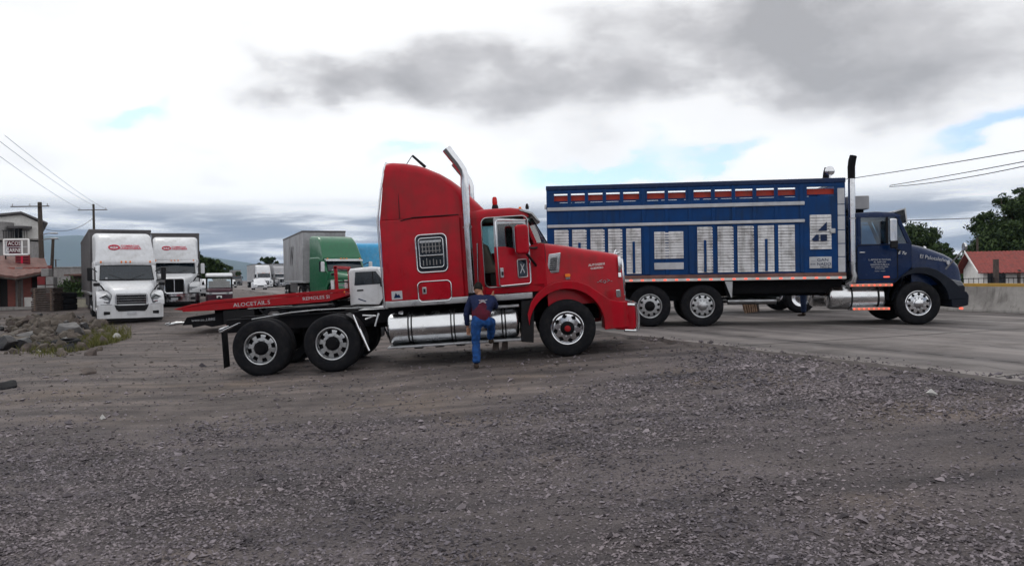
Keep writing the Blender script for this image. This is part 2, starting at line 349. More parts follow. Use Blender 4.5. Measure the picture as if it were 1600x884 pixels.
def text(name, body, size, m, parent, loc, rot=(pi / 2, 0, 0), ext=.002, align='CENTER', sx=1., shear=0., bold=0.):
    cu = bpy.data.curves.new(name, 'FONT'); cu.body = body; cu.size = size; cu.extrude = ext; cu.align_x = align; cu.align_y = 'CENTER'; cu.resolution_u = 2; cu.shear = shear; cu.offset = bold
    ob = bpy.data.objects.new(name, cu); COL.objects.link(ob)
    dg = bpy.context.evaluated_depsgraph_get(); dg.update()
    me = bpy.data.meshes.new_from_object(ob.evaluated_get(dg)); bpy.data.objects.remove(ob)
    me.materials.clear(); me.materials.append(MT[m])
    o = bpy.data.objects.new(name, me); COL.objects.link(o); o.parent = parent; o.location = loc; o.rotation_euler = rot; o.scale = (sx, 1, 1)
    return o
def structure(o): o['kind'] = 'structure'; return o
def at(px, py, Y):                                    # a point of the place as measured in the photograph at a known distance
    d = cam.matrix_world.to_3x3() @ Vector(((px - 800) / 1250, -(py - 442) / 1250, -1)); return cam.location + d * (Y / d.y)
# ------------------------------------------------------------------ terrain
EX, EY, EK = 6.04, 9.46, .428                        # near edge of the road: X = EX - EK*(Y-EY)
EN = sqrt(1 + EK * EK)
def road_s(X, Y): return (X - (EX - EK * (Y - EY))) / EN
def road_pt(s, Y0, z=.33):                           # point s metres across the road from the edge point at Y0
    return Vector((EX - EK * (Y0 - EY) + s / EN, Y0 + s * EK / EN, z))
def sstep(a, b, x):
    t = np.clip((x - a) / (b - a), 0, 1); return t * t * (3 - 2 * t)
def gz(X, Y):
    X = np.asarray(X, float); Y = np.asarray(Y, float); s = road_s(X, Y)
    z = .282 + .0542 * s; z = np.where(s < -8.2, -.1624 - .02 * (1 - np.exp(np.minimum(0, (s + 8.2)) * .5)), z)
    t = sstep(24, 44, Y); z = z * (1 - t) + .36 * t
    z = np.where(s > 0, .20, z); z = np.where(s > 14.3, .30, z)
    d = sstep(20, 30, s); z = z * (1 - d) + (-.55) * d
    n = .010 * np.sin(X * 1.9 + Y * .7) + .009 * np.sin(X * .8 - Y * 2.3 + 1) + .006 * np.sin(X * 4.3 + Y * 3.1) + .006 * np.sin(X * 3.7 - Y * 5.2)
    near = np.exp(-((X ** 2 + (Y - 15) ** 2) / 900)); n = n * near
    return z + np.where(s > -.3, 0, n)
def coords(a, b, step, far):
    c = list(np.arange(a, b, step)); d = step; p = c[-1]
    while p < far: d *= 1.3; p += d; c.append(p)
    d = step; p = a
    while p > -far: d *= 1.3; p -= d; c.insert(0, p)
    return np.array(c)
def grid_obj(name, X, Y, Z, m):
    ny, nx = X.shape; v = np.stack([X.ravel(), Y.ravel(), Z.ravel()], 1)
    i = np.arange(nx * ny).reshape(ny, nx); q = np.stack([i[:-1, :-1], i[:-1, 1:], i[1:, 1:], i[1:, :-1]], -1).reshape(-1, 4)
    return raw(name, v, q, m)
def raw(name, v, q, m, smooth=True):
    k = q.shape[1]; me = bpy.data.meshes.new(name)
    me.vertices.add(len(v)); me.vertices.foreach_set('co', v.astype(np.float32).ravel())
    me.loops.add(q.size); me.loops.foreach_set('vertex_index', q.astype(np.int32).ravel())
    me.polygons.add(len(q)); me.polygons.foreach_set('loop_start', np.arange(0, q.size, k, dtype=np.int32))
    me.polygons.foreach_set('use_smooth', np.full(len(q), smooth)); me.update(calc_edges=True); me.validate()
    me.materials.append(MT[m]); o = bpy.data.objects.new(name, me); COL.objects.link(o); return o

def ground_material():
    m = bpy.data.materials.new('ground'); m.use_nodes = True; t = m.node_tree; b = t.nodes['Principled BSDF']
    tc = nn(t, 'ShaderNodeTexCoord'); O = tc.outputs['Object']
    def noise(s, d=6, r=.55, off=0):
        n = nn(t, 'ShaderNodeTexNoise'); n.inputs['Scale'].default_value = s; n.inputs['Detail'].default_value = d; n.inputs['Roughness'].default_value = r
        mp = nn(t, 'ShaderNodeMapping'); mp.inputs['Location'].default_value = (off, off * .7, 0); wire(t, O, mp.inputs[0]); wire(t, mp.outputs[0], n.inputs['Vector']); return n.outputs[0]
    def ramp(f, *st):
        r = nn(t, 'ShaderNodeValToRGB'); wire(t, f, r.inputs[0]); e = r.color_ramp.elements
        e[0].position, e[0].color = st[0][0], st[0][1] + (1,); e[1].position, e[1].color = st[-1][0], st[-1][1] + (1,)
        for p, c in st[1:-1]: q = e.new(p); q.color = c + (1,)
        return r.outputs[0]
    def mix(f, a, b_, bt='MIX'):
        x = nn(t, 'ShaderNodeMix', data_type='RGBA', blend_type=bt)
        if isinstance(f, float): x.inputs[0].default_value = f
        else: wire(t, f, x.inputs[0])
        wire(t, a, x.inputs[6]); wire(t, b_, x.inputs[7]); return x.outputs[2]
    grit = ramp(noise(38, 8, .75), (.30, (.034, .030, .034)), (.5, (.084, .075, .081)), (.72, (.172, .155, .164)))
    dirt = ramp(noise(1.3, 9, .68, 4), (.28, (.058, .050, .050)), (.5, (.110, .096, .094)), (.72, (.168, .146, .138)))
    sp = nn(t, 'ShaderNodeSeparateXYZ'); wire(t, O, sp.inputs[0])
    big = noise(.33, 5, .6, 11)
    # packed earth beside and behind the trucks, stone chippings nearer
    yb = mth(t, 'ADD', sp.outputs[1], mth(t, 'MULTIPLY', mth(t, 'SUBTRACT', big, .5), 9.0))
    yb = mth(t, 'SUBTRACT', yb, mth(t, 'MULTIPLY', mth(t, 'MAXIMUM', sp.outputs[0], 0.0), 1.2))
    mr = nn(t, 'ShaderNodeMapRange', interpolation_type='SMOOTHSTEP'); wire(t, yb, mr.inputs[0]); mr.inputs[1].default_value = 8.4; mr.inputs[2].default_value = 11.5; mr.inputs[3].default_value = .15; mr.inputs[4].default_value = .92
    base = mix(mr.outputs[0], grit, dirt)
    # ochre, damp-dark and pale dusty blotches
    oc = nn(t, 'ShaderNodeMapRange', interpolation_type='SMOOTHSTEP'); wire(t, noise(.42, 6, .6, 23), oc.inputs[0]); oc.inputs[1].default_value = .52; oc.inputs[2].default_value = .72; oc.inputs[4].default_value = .6
    rgb = nn(t, 'ShaderNodeRGB'); rgb.outputs[0].default_value = (.140, .112, .092, 1)
    base = mix(oc.outputs[0], base, rgb.outputs[0])
    dk = nn(t, 'ShaderNodeMapRange', interpolation_type='SMOOTHSTEP'); wire(t, noise(.75, 7, .62, 31), dk.inputs[0]); dk.inputs[1].default_value = .5; dk.inputs[2].default_value = .72; dk.inputs[4].default_value = .55
    rg2 = nn(t, 'ShaderNodeRGB'); rg2.outputs[0].default_value = (.058, .052, .052, 1)
    base = mix(dk.outputs[0], base, rg2.outputs[0])
    # wheel tracks: streaks running along the yard
    mp = nn(t, 'ShaderNodeMapping'); mp.inputs['Rotation'].default_value = (0, 0, radians(-8)); mp.inputs['Scale'].default_value = (.25, 2.2, 1); wire(t, O, mp.inputs[0])
    ts = nn(t, 'ShaderNodeTexNoise'); ts.inputs['Scale'].default_value = 1.0; ts.inputs['Detail'].default_value = 6; wire(t, mp.outputs[0], ts.inputs['Vector'])
    tk = ramp(ts.outputs[0], (.35, (.62, .61, .62)), (.65, (1.25, 1.20, 1.16)))
    base = mix(1.0, base, tk, 'MULTIPLY')
    fine = ramp(noise(90, 4, .8, 3), (.3, (.62, .62, .63)), (.7, (1.4, 1.38, 1.36)))
    base = mix(.8, base, fine, 'MULTIPLY')
    wire(t, base, b.inputs['Base Color']); b.inputs['Roughness'].default_value = .92; b.inputs['Specular IOR Level'].default_value = .25
    vo = nn(t, 'ShaderNodeTexVoronoi'); vo.inputs['Scale'].default_value = 28; wire(t, O, vo.inputs['Vector'])
    h = mth(t, 'ADD', mth(t, 'MULTIPLY', noise(22, 8, .7), .9), mth(t, 'MULTIPLY', vo.outputs['Distance'], -.5))
    h = mth(t, 'ADD', h, mth(t, 'MULTIPLY', noise(3, 5, .6, 7), 1.6))
    bp = nn(t, 'ShaderNodeBump'); bp.inputs['Strength'].default_value = .75; bp.inputs['Distance'].default_value = .05; wire(t, h, bp.inputs['Height']); wire(t, bp.outputs[0], b.inputs['Normal'])
    MT['ground'] = m
ground_material()
xs = coords(-30, 16, .3, 7000); ys = coords(2, 50, .3, 7000)
XX, YY = np.meshgrid(xs, ys)
structure(grid_obj('ground', XX, YY, gz(XX, YY), 'ground'))

def road_material():
    m = mat('road', (.185, .170, .168), .8, var=.14, scale=.8, dirt=(.066, .060, .059), damt=.7, dscale=.55, bump=.12, bscale=45)
    t = m.node_tree; b = t.nodes['Principled BSDF']; src = b.inputs['Base Color'].links[0].from_socket
    tc = nn(t, 'ShaderNodeTexCoord'); mp = nn(t, 'ShaderNodeMapping'); mp.inputs['Rotation'].default_value = (0, 0, radians(-113)); wire(t, tc.outputs['Object'], mp.inputs[0])
    m2 = nn(t, 'ShaderNodeMapping'); m2.inputs['Scale'].default_value = (.07, 1.1, 1); wire(t, mp.outputs[0], m2.inputs[0])
    n = nn(t, 'ShaderNodeTexNoise'); n.inputs['Scale'].default_value = 1; n.inputs['Detail'].default_value = 7; wire(t, m2.outputs[0], n.inputs['Vector'])     # rubber and oil worn in along the lanes
    r = nn(t, 'ShaderNodeValToRGB'); wire(t, n.outputs[0], r.inputs[0]); e = r.color_ramp.elements; e[0].position = .36; e[0].color = (.58, .57, .58, 1); e[1].position = .62; e[1].color = (1.12, 1.1, 1.08, 1)
    x = nn(t, 'ShaderNodeMix', data_type='RGBA', blend_type='MULTIPLY'); x.inputs[0].default_value = 1; wire(t, src, x.inputs[6]); wire(t, r.outputs[0], x.inputs[7]); wire(t, x.outputs[2], b.inputs['Base Color'])
road_material()
rows = list(np.arange(-40, 60, .5)) + list(np.arange(60, 700, 8.))
RV = []; RF = []; SS = [-.02, 0, 1.6, 4, 7, 10, 13.9]
for i, y0 in enumerate(rows):
    j = .06 * sin(y0 * 3.1) + .05 * sin(y0 * 7.7 + 1) + random.uniform(-.04, .04)
    for k, s in enumerate(SS):
        p = road_pt(s + (j if k < 2 else 0), y0, .33 if k else .12); RV.append(tuple(p))
nS = len(SS)
for i in range(len(rows) - 1):
    for k in range(nS - 1): RF.append((i * nS + k, i * nS + k + 1, (i + 1) * nS + k + 1, (i + 1) * nS + k))
road = structure(mk('road', RV, RF, 'road', smooth=30))
mat('tar', (.035, .033, .033), .8, var=.3)
jg = G()
y0 = -6.
while y0 < 40:                                        # the tarred joint along the slab, broken into dashes
    L = random.uniform(.25, .9); w = random.uniform(.025, .06); o = random.uniform(-.03, .03)
    a, b = road_pt(1.68 + o, y0, .334), road_pt(1.68 + o + w, y0, .334); c, d = road_pt(1.68 + o + w * .7, y0 + L, .334), road_pt(1.68 + o, y0 + L, .334)
    jg.add(([a, b, c, d], [(0, 1, 2, 3)])); y0 += L + random.uniform(.08, .6)
jg.mk('joint', 'tar', road, smooth=0)
for y0 in np.arange(-4, 40, 4.6):                     # cross joints and a few wandering cracks
    w = .018; jit = [random.uniform(-.02, .02) for _ in range(12)]; pts = [road_pt(s, y0 + jit[int(s)] - s * EK / EN * 0, .3345) for s in range(0, 12)]
    v = []
    for p in pts: v += [(p.x, p.y - w, p.z), (p.x, p.y + w, p.z)]
    mk('joint', v, [(2 * i, 2 * i + 2, 2 * i + 3, 2 * i + 1) for i in range(11)], 'tar', road, smooth=0)
for k in range(7):
    s = random.uniform(.3, 6); y0 = random.uniform(2, 26); v = []; n_ = 16; a = random.uniform(-.5, .5)
    for i in range(n_):
        p = road_pt(s, y0, .3352); w = .012 * (1 - i / n_) + .003; v += [(p.x - w, p.y, p.z), (p.x + w, p.y, p.z)]; s += random.uniform(-.07, .07) + a * .06; y0 += random.uniform(.08, .2)
    mk('crack', v, [(2 * i, 2 * i + 2, 2 * i + 3, 2 * i + 1) for i in range(n_ - 1)], 'tar', road, smooth=0)
for s in (5.6, 9.6):                                  # painted lane lines
    g = G(); y0 = -8.
    while y0 < 250:
        if s < 13: g.add(([road_pt(s, y0, .334), road_pt(s + .12, y0, .334), road_pt(s + .12, y0 + 4.2, .334), road_pt(s, y0 + 4.2, .334)], [(0, 1, 2, 3)]))
        y0 += 11
    g.mk('lane_line', 'worn_paint', road, smooth=0)

# hills far beyond the left edge of the yard
mat('hill', (.035, .05, .035), .95, var=.3, scale=.004)
HX = np.linspace(-6000, 5200, 200); rowsy = [5000, 5240, 5520, 5900, 6600]; prof = [0, .45, .8, 1., .3]
hx, hy = np.meshgrid(HX, rowsy)
def ridge(x):
    a = x / 5700
    h = 300 * np.exp(-((a + .62) / .21) ** 2) + 62 + 16 * np.sin(x * .002) + 10 * np.sin(x * .0055 + 1) + 6 * np.sin(x * .0115)
    return h * np.clip(1.25 - np.abs(a - .0) * .25, .3, 1)
hz = np.array(prof)[:, None] * ridge(hx) + np.where(np.array(prof)[:, None] > .1, 5 * np.sin(hx * .015 + hy * .005), 0)
structure(grid_obj('hills', hx, hy, hz - 1, 'hill'))

# ------------------------------------------------------------------ gravel: loose chippings lying on the yard
def gravel():
    n = 250000
    # denser near the viewer
    Y = 3.6 + (17.5 - 3.6) * rng.random(n) ** 1.7; X = (rng.random(n) - .5) * 2 * (Y * .70 + 1.2)
    s = road_s(X, Y)
    nz = (np.sin(X * 1.3 + Y * .9) + np.sin(X * .7 - Y * 1.7 + 2) + np.sin(X * 2.9 + 1.1 * Y + 4) * .6 + np.sin(X * 3.1 - 2.7 * Y) * .5) / 3.1
    dens = np.clip(.86 + nz * .75, .15, 1)
    dirt = sstep(8.6, 10.8, Y - np.maximum(X, 0) * 1.15 + nz * 1.5); dens *= 1 - dirt * .93
    soft = np.exp(-(((X - 4.2) / 2.4) ** 2 + ((Y - 6.0) / 1.7) ** 2)); dens *= 1 - .9 * soft
    bare = np.exp(-(((X - 1.6) / 1.0) ** 2 + ((Y - 7.0) / .7) ** 2)); dens *= 1 - .6 * bare
    spill = (s > -.12) & (s < .9) & (rng.random(n) < .35 * np.exp(-np.maximum(s, 0) / .16))
    keep = ((rng.random(n) < dens) & (s < -.04)) | spill; X = X[keep]; Y = Y[keep]; n = len(X); sp = spill[keep]
    size = .0068 + .015 * rng.random(n) ** 2.2 + .022 * (rng.random(n) < .03) * rng.random(n) + (rng.random(n) < .0015) * .03; size *= np.clip(Y / 8., .9, 1.5)
    Z = np.where(sp & (road_s(X, Y) > -.02), .33, gz(X, Y))
    base = np.array([[1, 0, 0], [-1, 0, 0], [0, 1, 0], [0, -1, 0], [0, 0, 1], [0, 0, -1]], float)
    v = base[None] * (1 + (rng.random((n, 6, 1)) - .5) * .7) + (rng.random((n, 6, 3)) - .5) * .75
    v *= np.stack([np.ones(n), .6 + .5 * rng.random(n), .38 + .35 * rng.random(n)], 1)[:, None, :]
    a = rng.random(n) * 2 * pi; ca, sa = np.cos(a)[:, None], np.sin(a)[:, None]
    x = v[..., 0] * ca - v[..., 1] * sa; y = v[..., 0] * sa + v[..., 1] * ca; tilt = (rng.random(n)[:, None] - .5) * .9
    z = v[..., 2] + x * tilt
    P = np.stack([x * size[:, None] + X[:, None], y * size[:, None] + Y[:, None], z * size[:, None] + Z[:, None] + size[:, None] * .25], -1).reshape(-1, 3)
    f = np.array([[0, 2, 4], [2, 1, 4], [1, 3, 4], [3, 0, 4], [2, 0, 5], [1, 2, 5], [3, 1, 5], [0, 3, 5]])
    q = (f[None] + (np.arange(n) * 6)[:, None, None]).reshape(-1, 3)
    o = raw('gravel', P, q, 'stone', False); o['kind'] = 'stuff'; o['label'] = 'loose grey stone chippings strewn over the yard'; o['category'] = 'gravel'
gravel()
def clods():                                          # scattered clods, bigger stones and crumbs over the packed earth
    n = 3400; Y = 8 + 32 * rng.random(n) ** 1.2; X = -Y * .66 + rng.random(n) * (Y * 1.25); keep = road_s(X, Y) < -.3; X = X[keep]; Y = Y[keep]; n = len(X)
    size = .010 + .03 * rng.random(n) ** 3; size *= np.clip(Y / 13, .8, 1.6); Z = gz(X, Y)
    base = np.array([[1, 0, 0], [-1, 0, 0], [0, 1, 0], [0, -1, 0], [0, 0, 1], [0, 0, -1]], float)
    v = base[None] * (1 + (rng.random((n, 6, 1)) - .5) * .6) + (rng.random((n, 6, 3)) - .5) * .7
    v[..., 2] *= .55
    P = (v * size[:, None, None] + np.stack([X, Y, Z + size * .2], 1)[:, None, :]).reshape(-1, 3)
    f = np.array([[0, 2, 4], [2, 1, 4], [1, 3, 4], [3, 0, 4], [2, 0, 5], [1, 2, 5], [3, 1, 5], [0, 3, 5]])
    q = (f[None] + (np.arange(n) * 6)[:, None, None]).reshape(-1, 3)
    o = raw('clods', P, q, 'clod', False); o['kind'] = 'stuff'; o['label'] = 'scattered clods and stones on the packed earth'; o['category'] = 'stones'
clods()

# ------------------------------------------------------------------ concrete barrier along the far side of the road
def barrier_proto(L=6.0):
    t = thing('concrete_barrier', 'grey concrete road barrier section with yellow painted top edge beyond the road', 'barrier', group='barrier sections along the far side of the road')
    pr = [(-.33, 0), (-.33, .08), (-.19, .34), (-.11, .86), (.11, .86), (.19, .34), (.33, .08), (.33, 0)]
    g = G().add(prism([(0, 0), (L, 0), (L, .01), (0, .01)], -.34, .34)); 
    v, f = xprism(pr, 0.012, L - .012); mk('block', v, f, 'concrete', t, bevel=.012, seg=1)
    v, f = xprism([(-.124, .76), (-.114, .875), (.114, .875), (.124, .76)], .02, L - .02); mk('painted_stripe', v, f, 'yellow_paint', t, bevel=.01, seg=1)
    return t
bp_ = barrier_proto(); first = True
for k in range(9):
    a = road_pt(13.75, 12 + k * 6.0 / EN, .33)
    o = bp_ if first else copy_tree(bp_); first = False
    o.location = a; o.rotation_euler = (0, 0, atan2(1, -EK))

# ------------------------------------------------------------------ trees
def tree(name, label, loc, h, blobs, nleaf, lsz, leaf='leaf_dark', group=None, trunk_r=.2, palm=False):
    t = thing(name, label, 'tree', loc, group=group)
    r = np.random.default_rng(int(abs(loc[0] * 13 + loc[1] * 7)))
    g = G(); top = h * .55
    g.tube([(0, 0, -.3), (.05, 0, top * .4), (-.05, .05, top), (0, 0, h * .8)], [trunk_r * 1.2, trunk_r, trunk_r * .7, trunk_r * .25], n=9)
    for (bx_, by_, bz_, rx, ry, rz) in blobs:
        g.tube([(0, 0, top * .55), (bx_ * .5, by_ * .5, (top * .6 + bz_) * .5), (bx_, by_, bz_)], [trunk_r * .6, trunk_r * .4, trunk_r * .12], n=6)
    g.mk('trunk', 'bark', t)
    vol = np.array([b[3] * b[4] * b[5] for b in blobs]) ** .8; pk = r.choice(len(blobs), size=max(12, nleaf // 90), p=vol / vol.sum())
    B = np.array(blobs)
    d = r.normal(size=(len(pk), 3)); d /= np.linalg.norm(d, axis=1)[:, None]; rad = r.random(len(pk)) ** .38
    cc = B[pk, :3] + d * rad[:, None] * B[pk, 3:]
    per = nleaf // len(pk); C_ = np.repeat(cc, per, 0); m = len(C_)
    cs = np.repeat(r.uniform(.20, .48, len(pk)), per) * np.repeat(B[pk, 3:].mean(1), per) * .75
    o = r.normal(size=(m, 3)); o /= np.linalg.norm(o, axis=1)[:, None]; P = C_ + o * (r.random(m) ** .5 * cs)[:, None] * np.array([1, 1, .7])
    a = r.normal(size=(m, 3)); a /= np.linalg.norm(a, axis=1)[:, None]; b = np.cross(a, r.normal(size=(m, 3))); b /= np.linalg.norm(b, axis=1)[:, None]
    s = (lsz * r.uniform(.6, 1.3, m))[:, None]
    V = np.stack([P - a * s, P + b * s * .45, P + a * s, P - b * s * .45], 1).reshape(-1, 3)
    c = raw('crown', V, np.arange(m * 4).reshape(-1, 4), leaf, False); c.parent = t
    return t
def at_tree(px, Y): p = at(px, 430, Y); return (p.x, Y, float(gz(p.x, Y)))
tree('broad_tree', 'large dark green tree rising behind the red roofed house', at_tree(1583, 66), 8.5,
     [(0, 0, 4.6, 3.3, 2.6, 2.6), (2.6, 1, 4.2, 3.0, 2.6, 3.0), (-2.2, -.5, 3.4, 2.0, 2, 2.0), (.6, 0, 7.4, 1.9, 1.7, 1.4), (-1.9, .4, 5.6, 1.3, 1.2, 1.0), (-2.6, .5, 2.0, 1.5, 1.6, 1.4), (3, -1, 7.7, 2.2, 1.5, 1.4), (-.9, .1, 8.0, .6, .5, .5)], 60000, .15)
tree('broad_tree', 'rounded tree showing above the hood of the blue truck', at_tree(1431, 74), 6.8,
     [(0, 0, 4.6, 2.4, 2, 1.9), (-1.3, 0, 4.9, 1.4, 1.4, 1.4), (1.4, 0, 3.6, 1.5, 1.5, 1.3), (0, 0, 2.7, 2.2, 1.8, 1.2)], 26000, .15)
tree('broad_tree', 'small loose tree between the blue truck and the large tree', at_tree(1471, 70), 4.9,
     [(0, 0, 3.5, 1.1, 1.1, 1.0), (.7, 0, 2.9, 1.0, 1, .8), (-.8, 0, 2.4, 1.2, 1, .9), (.9, 0, 1.7, 1.3, 1.0, .9), (-.2, 0, 1.3, 1.5, 1, .9)], 14000, .14, 'leaf_mid')
tree('broad_tree', 'dark leafy tree standing right behind the second white truck', at_tree(316, 88), 4.6,
     [(0, 0, 2.6, 2.2, 1.6, 1.3), (-1.8, 0, 3.2, 1.4, 1.2, 1.2), (1.3, 0, 1.8, 1.6, 1.4, 1.1)], 12000, .2)
tree('tall_tree', 'thin ragged tree poking up beside the second white truck roof', at_tree(303, 80), 5.6,
     [(0, 0, 4.4, .9, .8, .5), (.5, 0, 3.5, .8, .7, .5), (-.5, 0, 3.0, .9, .9, .7)], 4000, .22)
tree('tall_tree', 'ragged dark tree above the distant white truck', at_tree(421, 172), 7.0,
     [(0, 0, 5.7, 1.8, 1.2, .6), (-2.2, 0, 4.4, 1.2, 1.0, .5), (1.5, 0, 4.8, 1.6, 1.0, .6), (0, 0, 3.6, 1.4, 1.2, .8)], 5000, .4)
tree('low_tree', 'low dark tree far down the road behind the three-wheeled taxi', at_tree(353, 190), 5.0,
     [(0, 0, 3.6, 3.4, 2, 1.5), (-2.5, 0, 3, 2.4, 2, 1.2)], 3500, .4)
def shrub(label, px, Y, w, h, n, leaf='leaf_mid'):
    p = at_tree(px, Y); t = thing('shrub', label, 'shrub', p); r = np.random.default_rng(int(px))
    g = G()
    for k in range(6): g.tube([(0, 0, -.05), (random.uniform(-w, w) * .4, random.uniform(-.3, .3), h * .6)], [.03, .01], n=5)
    g.mk('stem', 'bark', t)
    c = r.normal(size=(n // 60 + 2, 3)) * np.array([w * .42, w * .3, h * .22]) + np.array([0, 0, h * .5]); c[:, 2] = np.clip(c[:, 2], .1, h)
    k = r.integers(0, len(c), n); P = c[k] + r.normal(size=(n, 3)) * .16 * h
    P[:, 2] = np.clip(P[:, 2], .02, None)
    a = r.normal(size=(n, 3)); a /= np.linalg.norm(a, axis=1)[:, None]; b = np.cross(a, r.normal(size=(n, 3))); b /= np.linalg.norm(b, axis=1)[:, None]; s = r.uniform(.06, .14, n)[:, None]
    V = np.stack([P - a * s, P + b * s * .5, P + a * s, P - b * s * .5], 1).reshape(-1, 3)
    raw('foliage', V, np.arange(n * 4).reshape(-1, 4), leaf, False).parent = t
shrub('green bush in front of the grey wall left of the white trucks', 113, 52, 2.4, 1.3, 5000)
shrub('dark bush at the foot of the trees beside the red roofed house', 1500, 62, 3.0, 2.2, 7000, 'leaf_dark')
shrub('dark hedge bush under the tree behind the blue truck hood', 1455, 64, 3.6, 1.8, 7000, 'leaf_dark')
# ------------------------------------------------------------------ wheels
def wheel_parts(w, r, width, kind, out=-1, rimm='steel', hubm='black_frame'):
    """a wheel in its own frame: axle along y, outer face at y=0, inside towards +y (out=-1)"""
    k = r / .53; sg = -out
    S = lambda pr: [(a * k, b * sg) for a, b in pr]
    tp = [(.300, .035), (.325, .004), (.36, -.006), (.45, -.008), (.485, .004), (.518, .028), (.53, .05)]
    for gpos in (.085, .135, .185):
        if gpos < width - .06: tp += [(.53, gpos), (.517, gpos + .002), (.517, gpos + .012), (.53, gpos + .014)]
    tp += [(.53, width - .05), (.518, width - .028), (.485, width - .004), (.45, width + .006), (.36, width), (.30, width - .035)]
    G().lathe(S(tp), n=48).mk('tyre', 'rubber', w, smooth=40)
    dep = .085 if kind == 'drive' else .015
    g = G().lathe(S([(.300, width - .03), (.300, .04), (.312, .012), (.300, .004), (.284, .010), (.276, .045), (.272, dep + .02)]), n=48)
    # disc with hand holes
    nh = 10 if kind == 'plain' else 8; per = 8; nth = nh * per; rs = [.272, .262, .245, .225, .205, .188, .16, .13]
    ds = [dep + .02, dep + .008, dep + .002, dep, dep - .001, dep - .002, dep - .004, dep - .006]
    base = len(g.v)
    for i in range(nth):
        a = 2 * pi * i / nth
        for rr, dd in zip(rs, ds): g.v.append((rr * k * cos(a), dd * sg, rr * k * sin(a)))
    q = len(rs)
    for i in range(nth):
        j = (i + 1) % nth; ph = i % per
        for m in range(q - 1):
            hole = (2 <= m <= 3 and 2 <= ph <= 5) or (m in (1, 4) and 3 <= ph <= 4)
            if kind == 'drive': hole = (1 <= m <= 4 and 2 <= ph <= 5)
            if not hole: g.f.append((base + i * q + m, base + i * q + m + 1, base + j * q + m + 1, base + j * q + m))
    g.mk('rim', rimm, w, smooth=35)
    G().lathe(S([(.0, dep + .05), (.27, dep + .05), (.27, width - .04)]), n=24).mk('brake_drum', 'black_frame', w)
    h = G()
    if kind == 'drive': h.lathe(S([(.13, dep - .004), (.128, dep - .05), (.10, dep - .07), (.085, dep - .09), (0, dep - .095)]), n=24)
    else: h.lathe(S([(.13, dep - .006), (.105, dep - .02), (.1, dep - .06), (.07, dep - .085), (0, dep - .09)]), n=24)
    hb = h.mk('hub', 'black_frame' if hubm == 'red_dull' else hubm, w)
    if hubm == 'red_dull': G().lathe(S([(.06, dep - .07), (.055, dep - .10), (.03, dep - .112), (0, dep - .114)]), n=16).mk('hub_cap', 'red_dull', hb)
    n = G()
    for i in range(10):
        a = 2 * pi * (i + .5) / 10; n.lathe(S([(.016, dep - .003), (.015, dep - .04), (0, dep - .042)]), c=(.152 * k * cos(a), 0, .152 * k * sin(a)), n=6)
    n.mk('lug_nuts', 'steel', w, smooth=20)['kind'] = 'stuff'
def wheel(parent, x, yo, side, r=.53, width=.27, kind='drive', rimm='steel', hubm='black_frame', dual=False, steer=0, z=None):
    w = sub('wheel', parent, (x, yo, r if z is None else z), (0, random.uniform(0, 1), steer))
    w.rotation_mode = 'ZYX' if False else 'XYZ'
    wheel_parts(w, r, width, kind, side, rimm, hubm)
    if dual:
        k = r / .53; sg = -side; o = width + .045
        tp = [(.300, .035), (.36, -.002), (.45, -.004), (.518, .028), (.53, .05), (.53, width - .05), (.518, width - .028), (.45, width + .004), (.30, width - .035)]
        G().lathe([(a * k, (b + o) * sg) for a, b in tp], n=40).mk('inner_tyre', 'rubber', w)
    return w
def chrome_frame(name, parent, cx, cz, w, h, r, y, tr=.014, m='chrome'):
    v, f = closed_tube([(x, y, z) for x, z in rrect(cx, cz, w, h, r)], tr); return mk(name, v, f, m, parent)
def rpanel(name, parent, cx, cz, w, h, r, y0, y1, m, **k):
    v, f = prism(rrect(cx, cz, w, h, r), y0, y1); return mk(name, v, f, m, parent, **k)

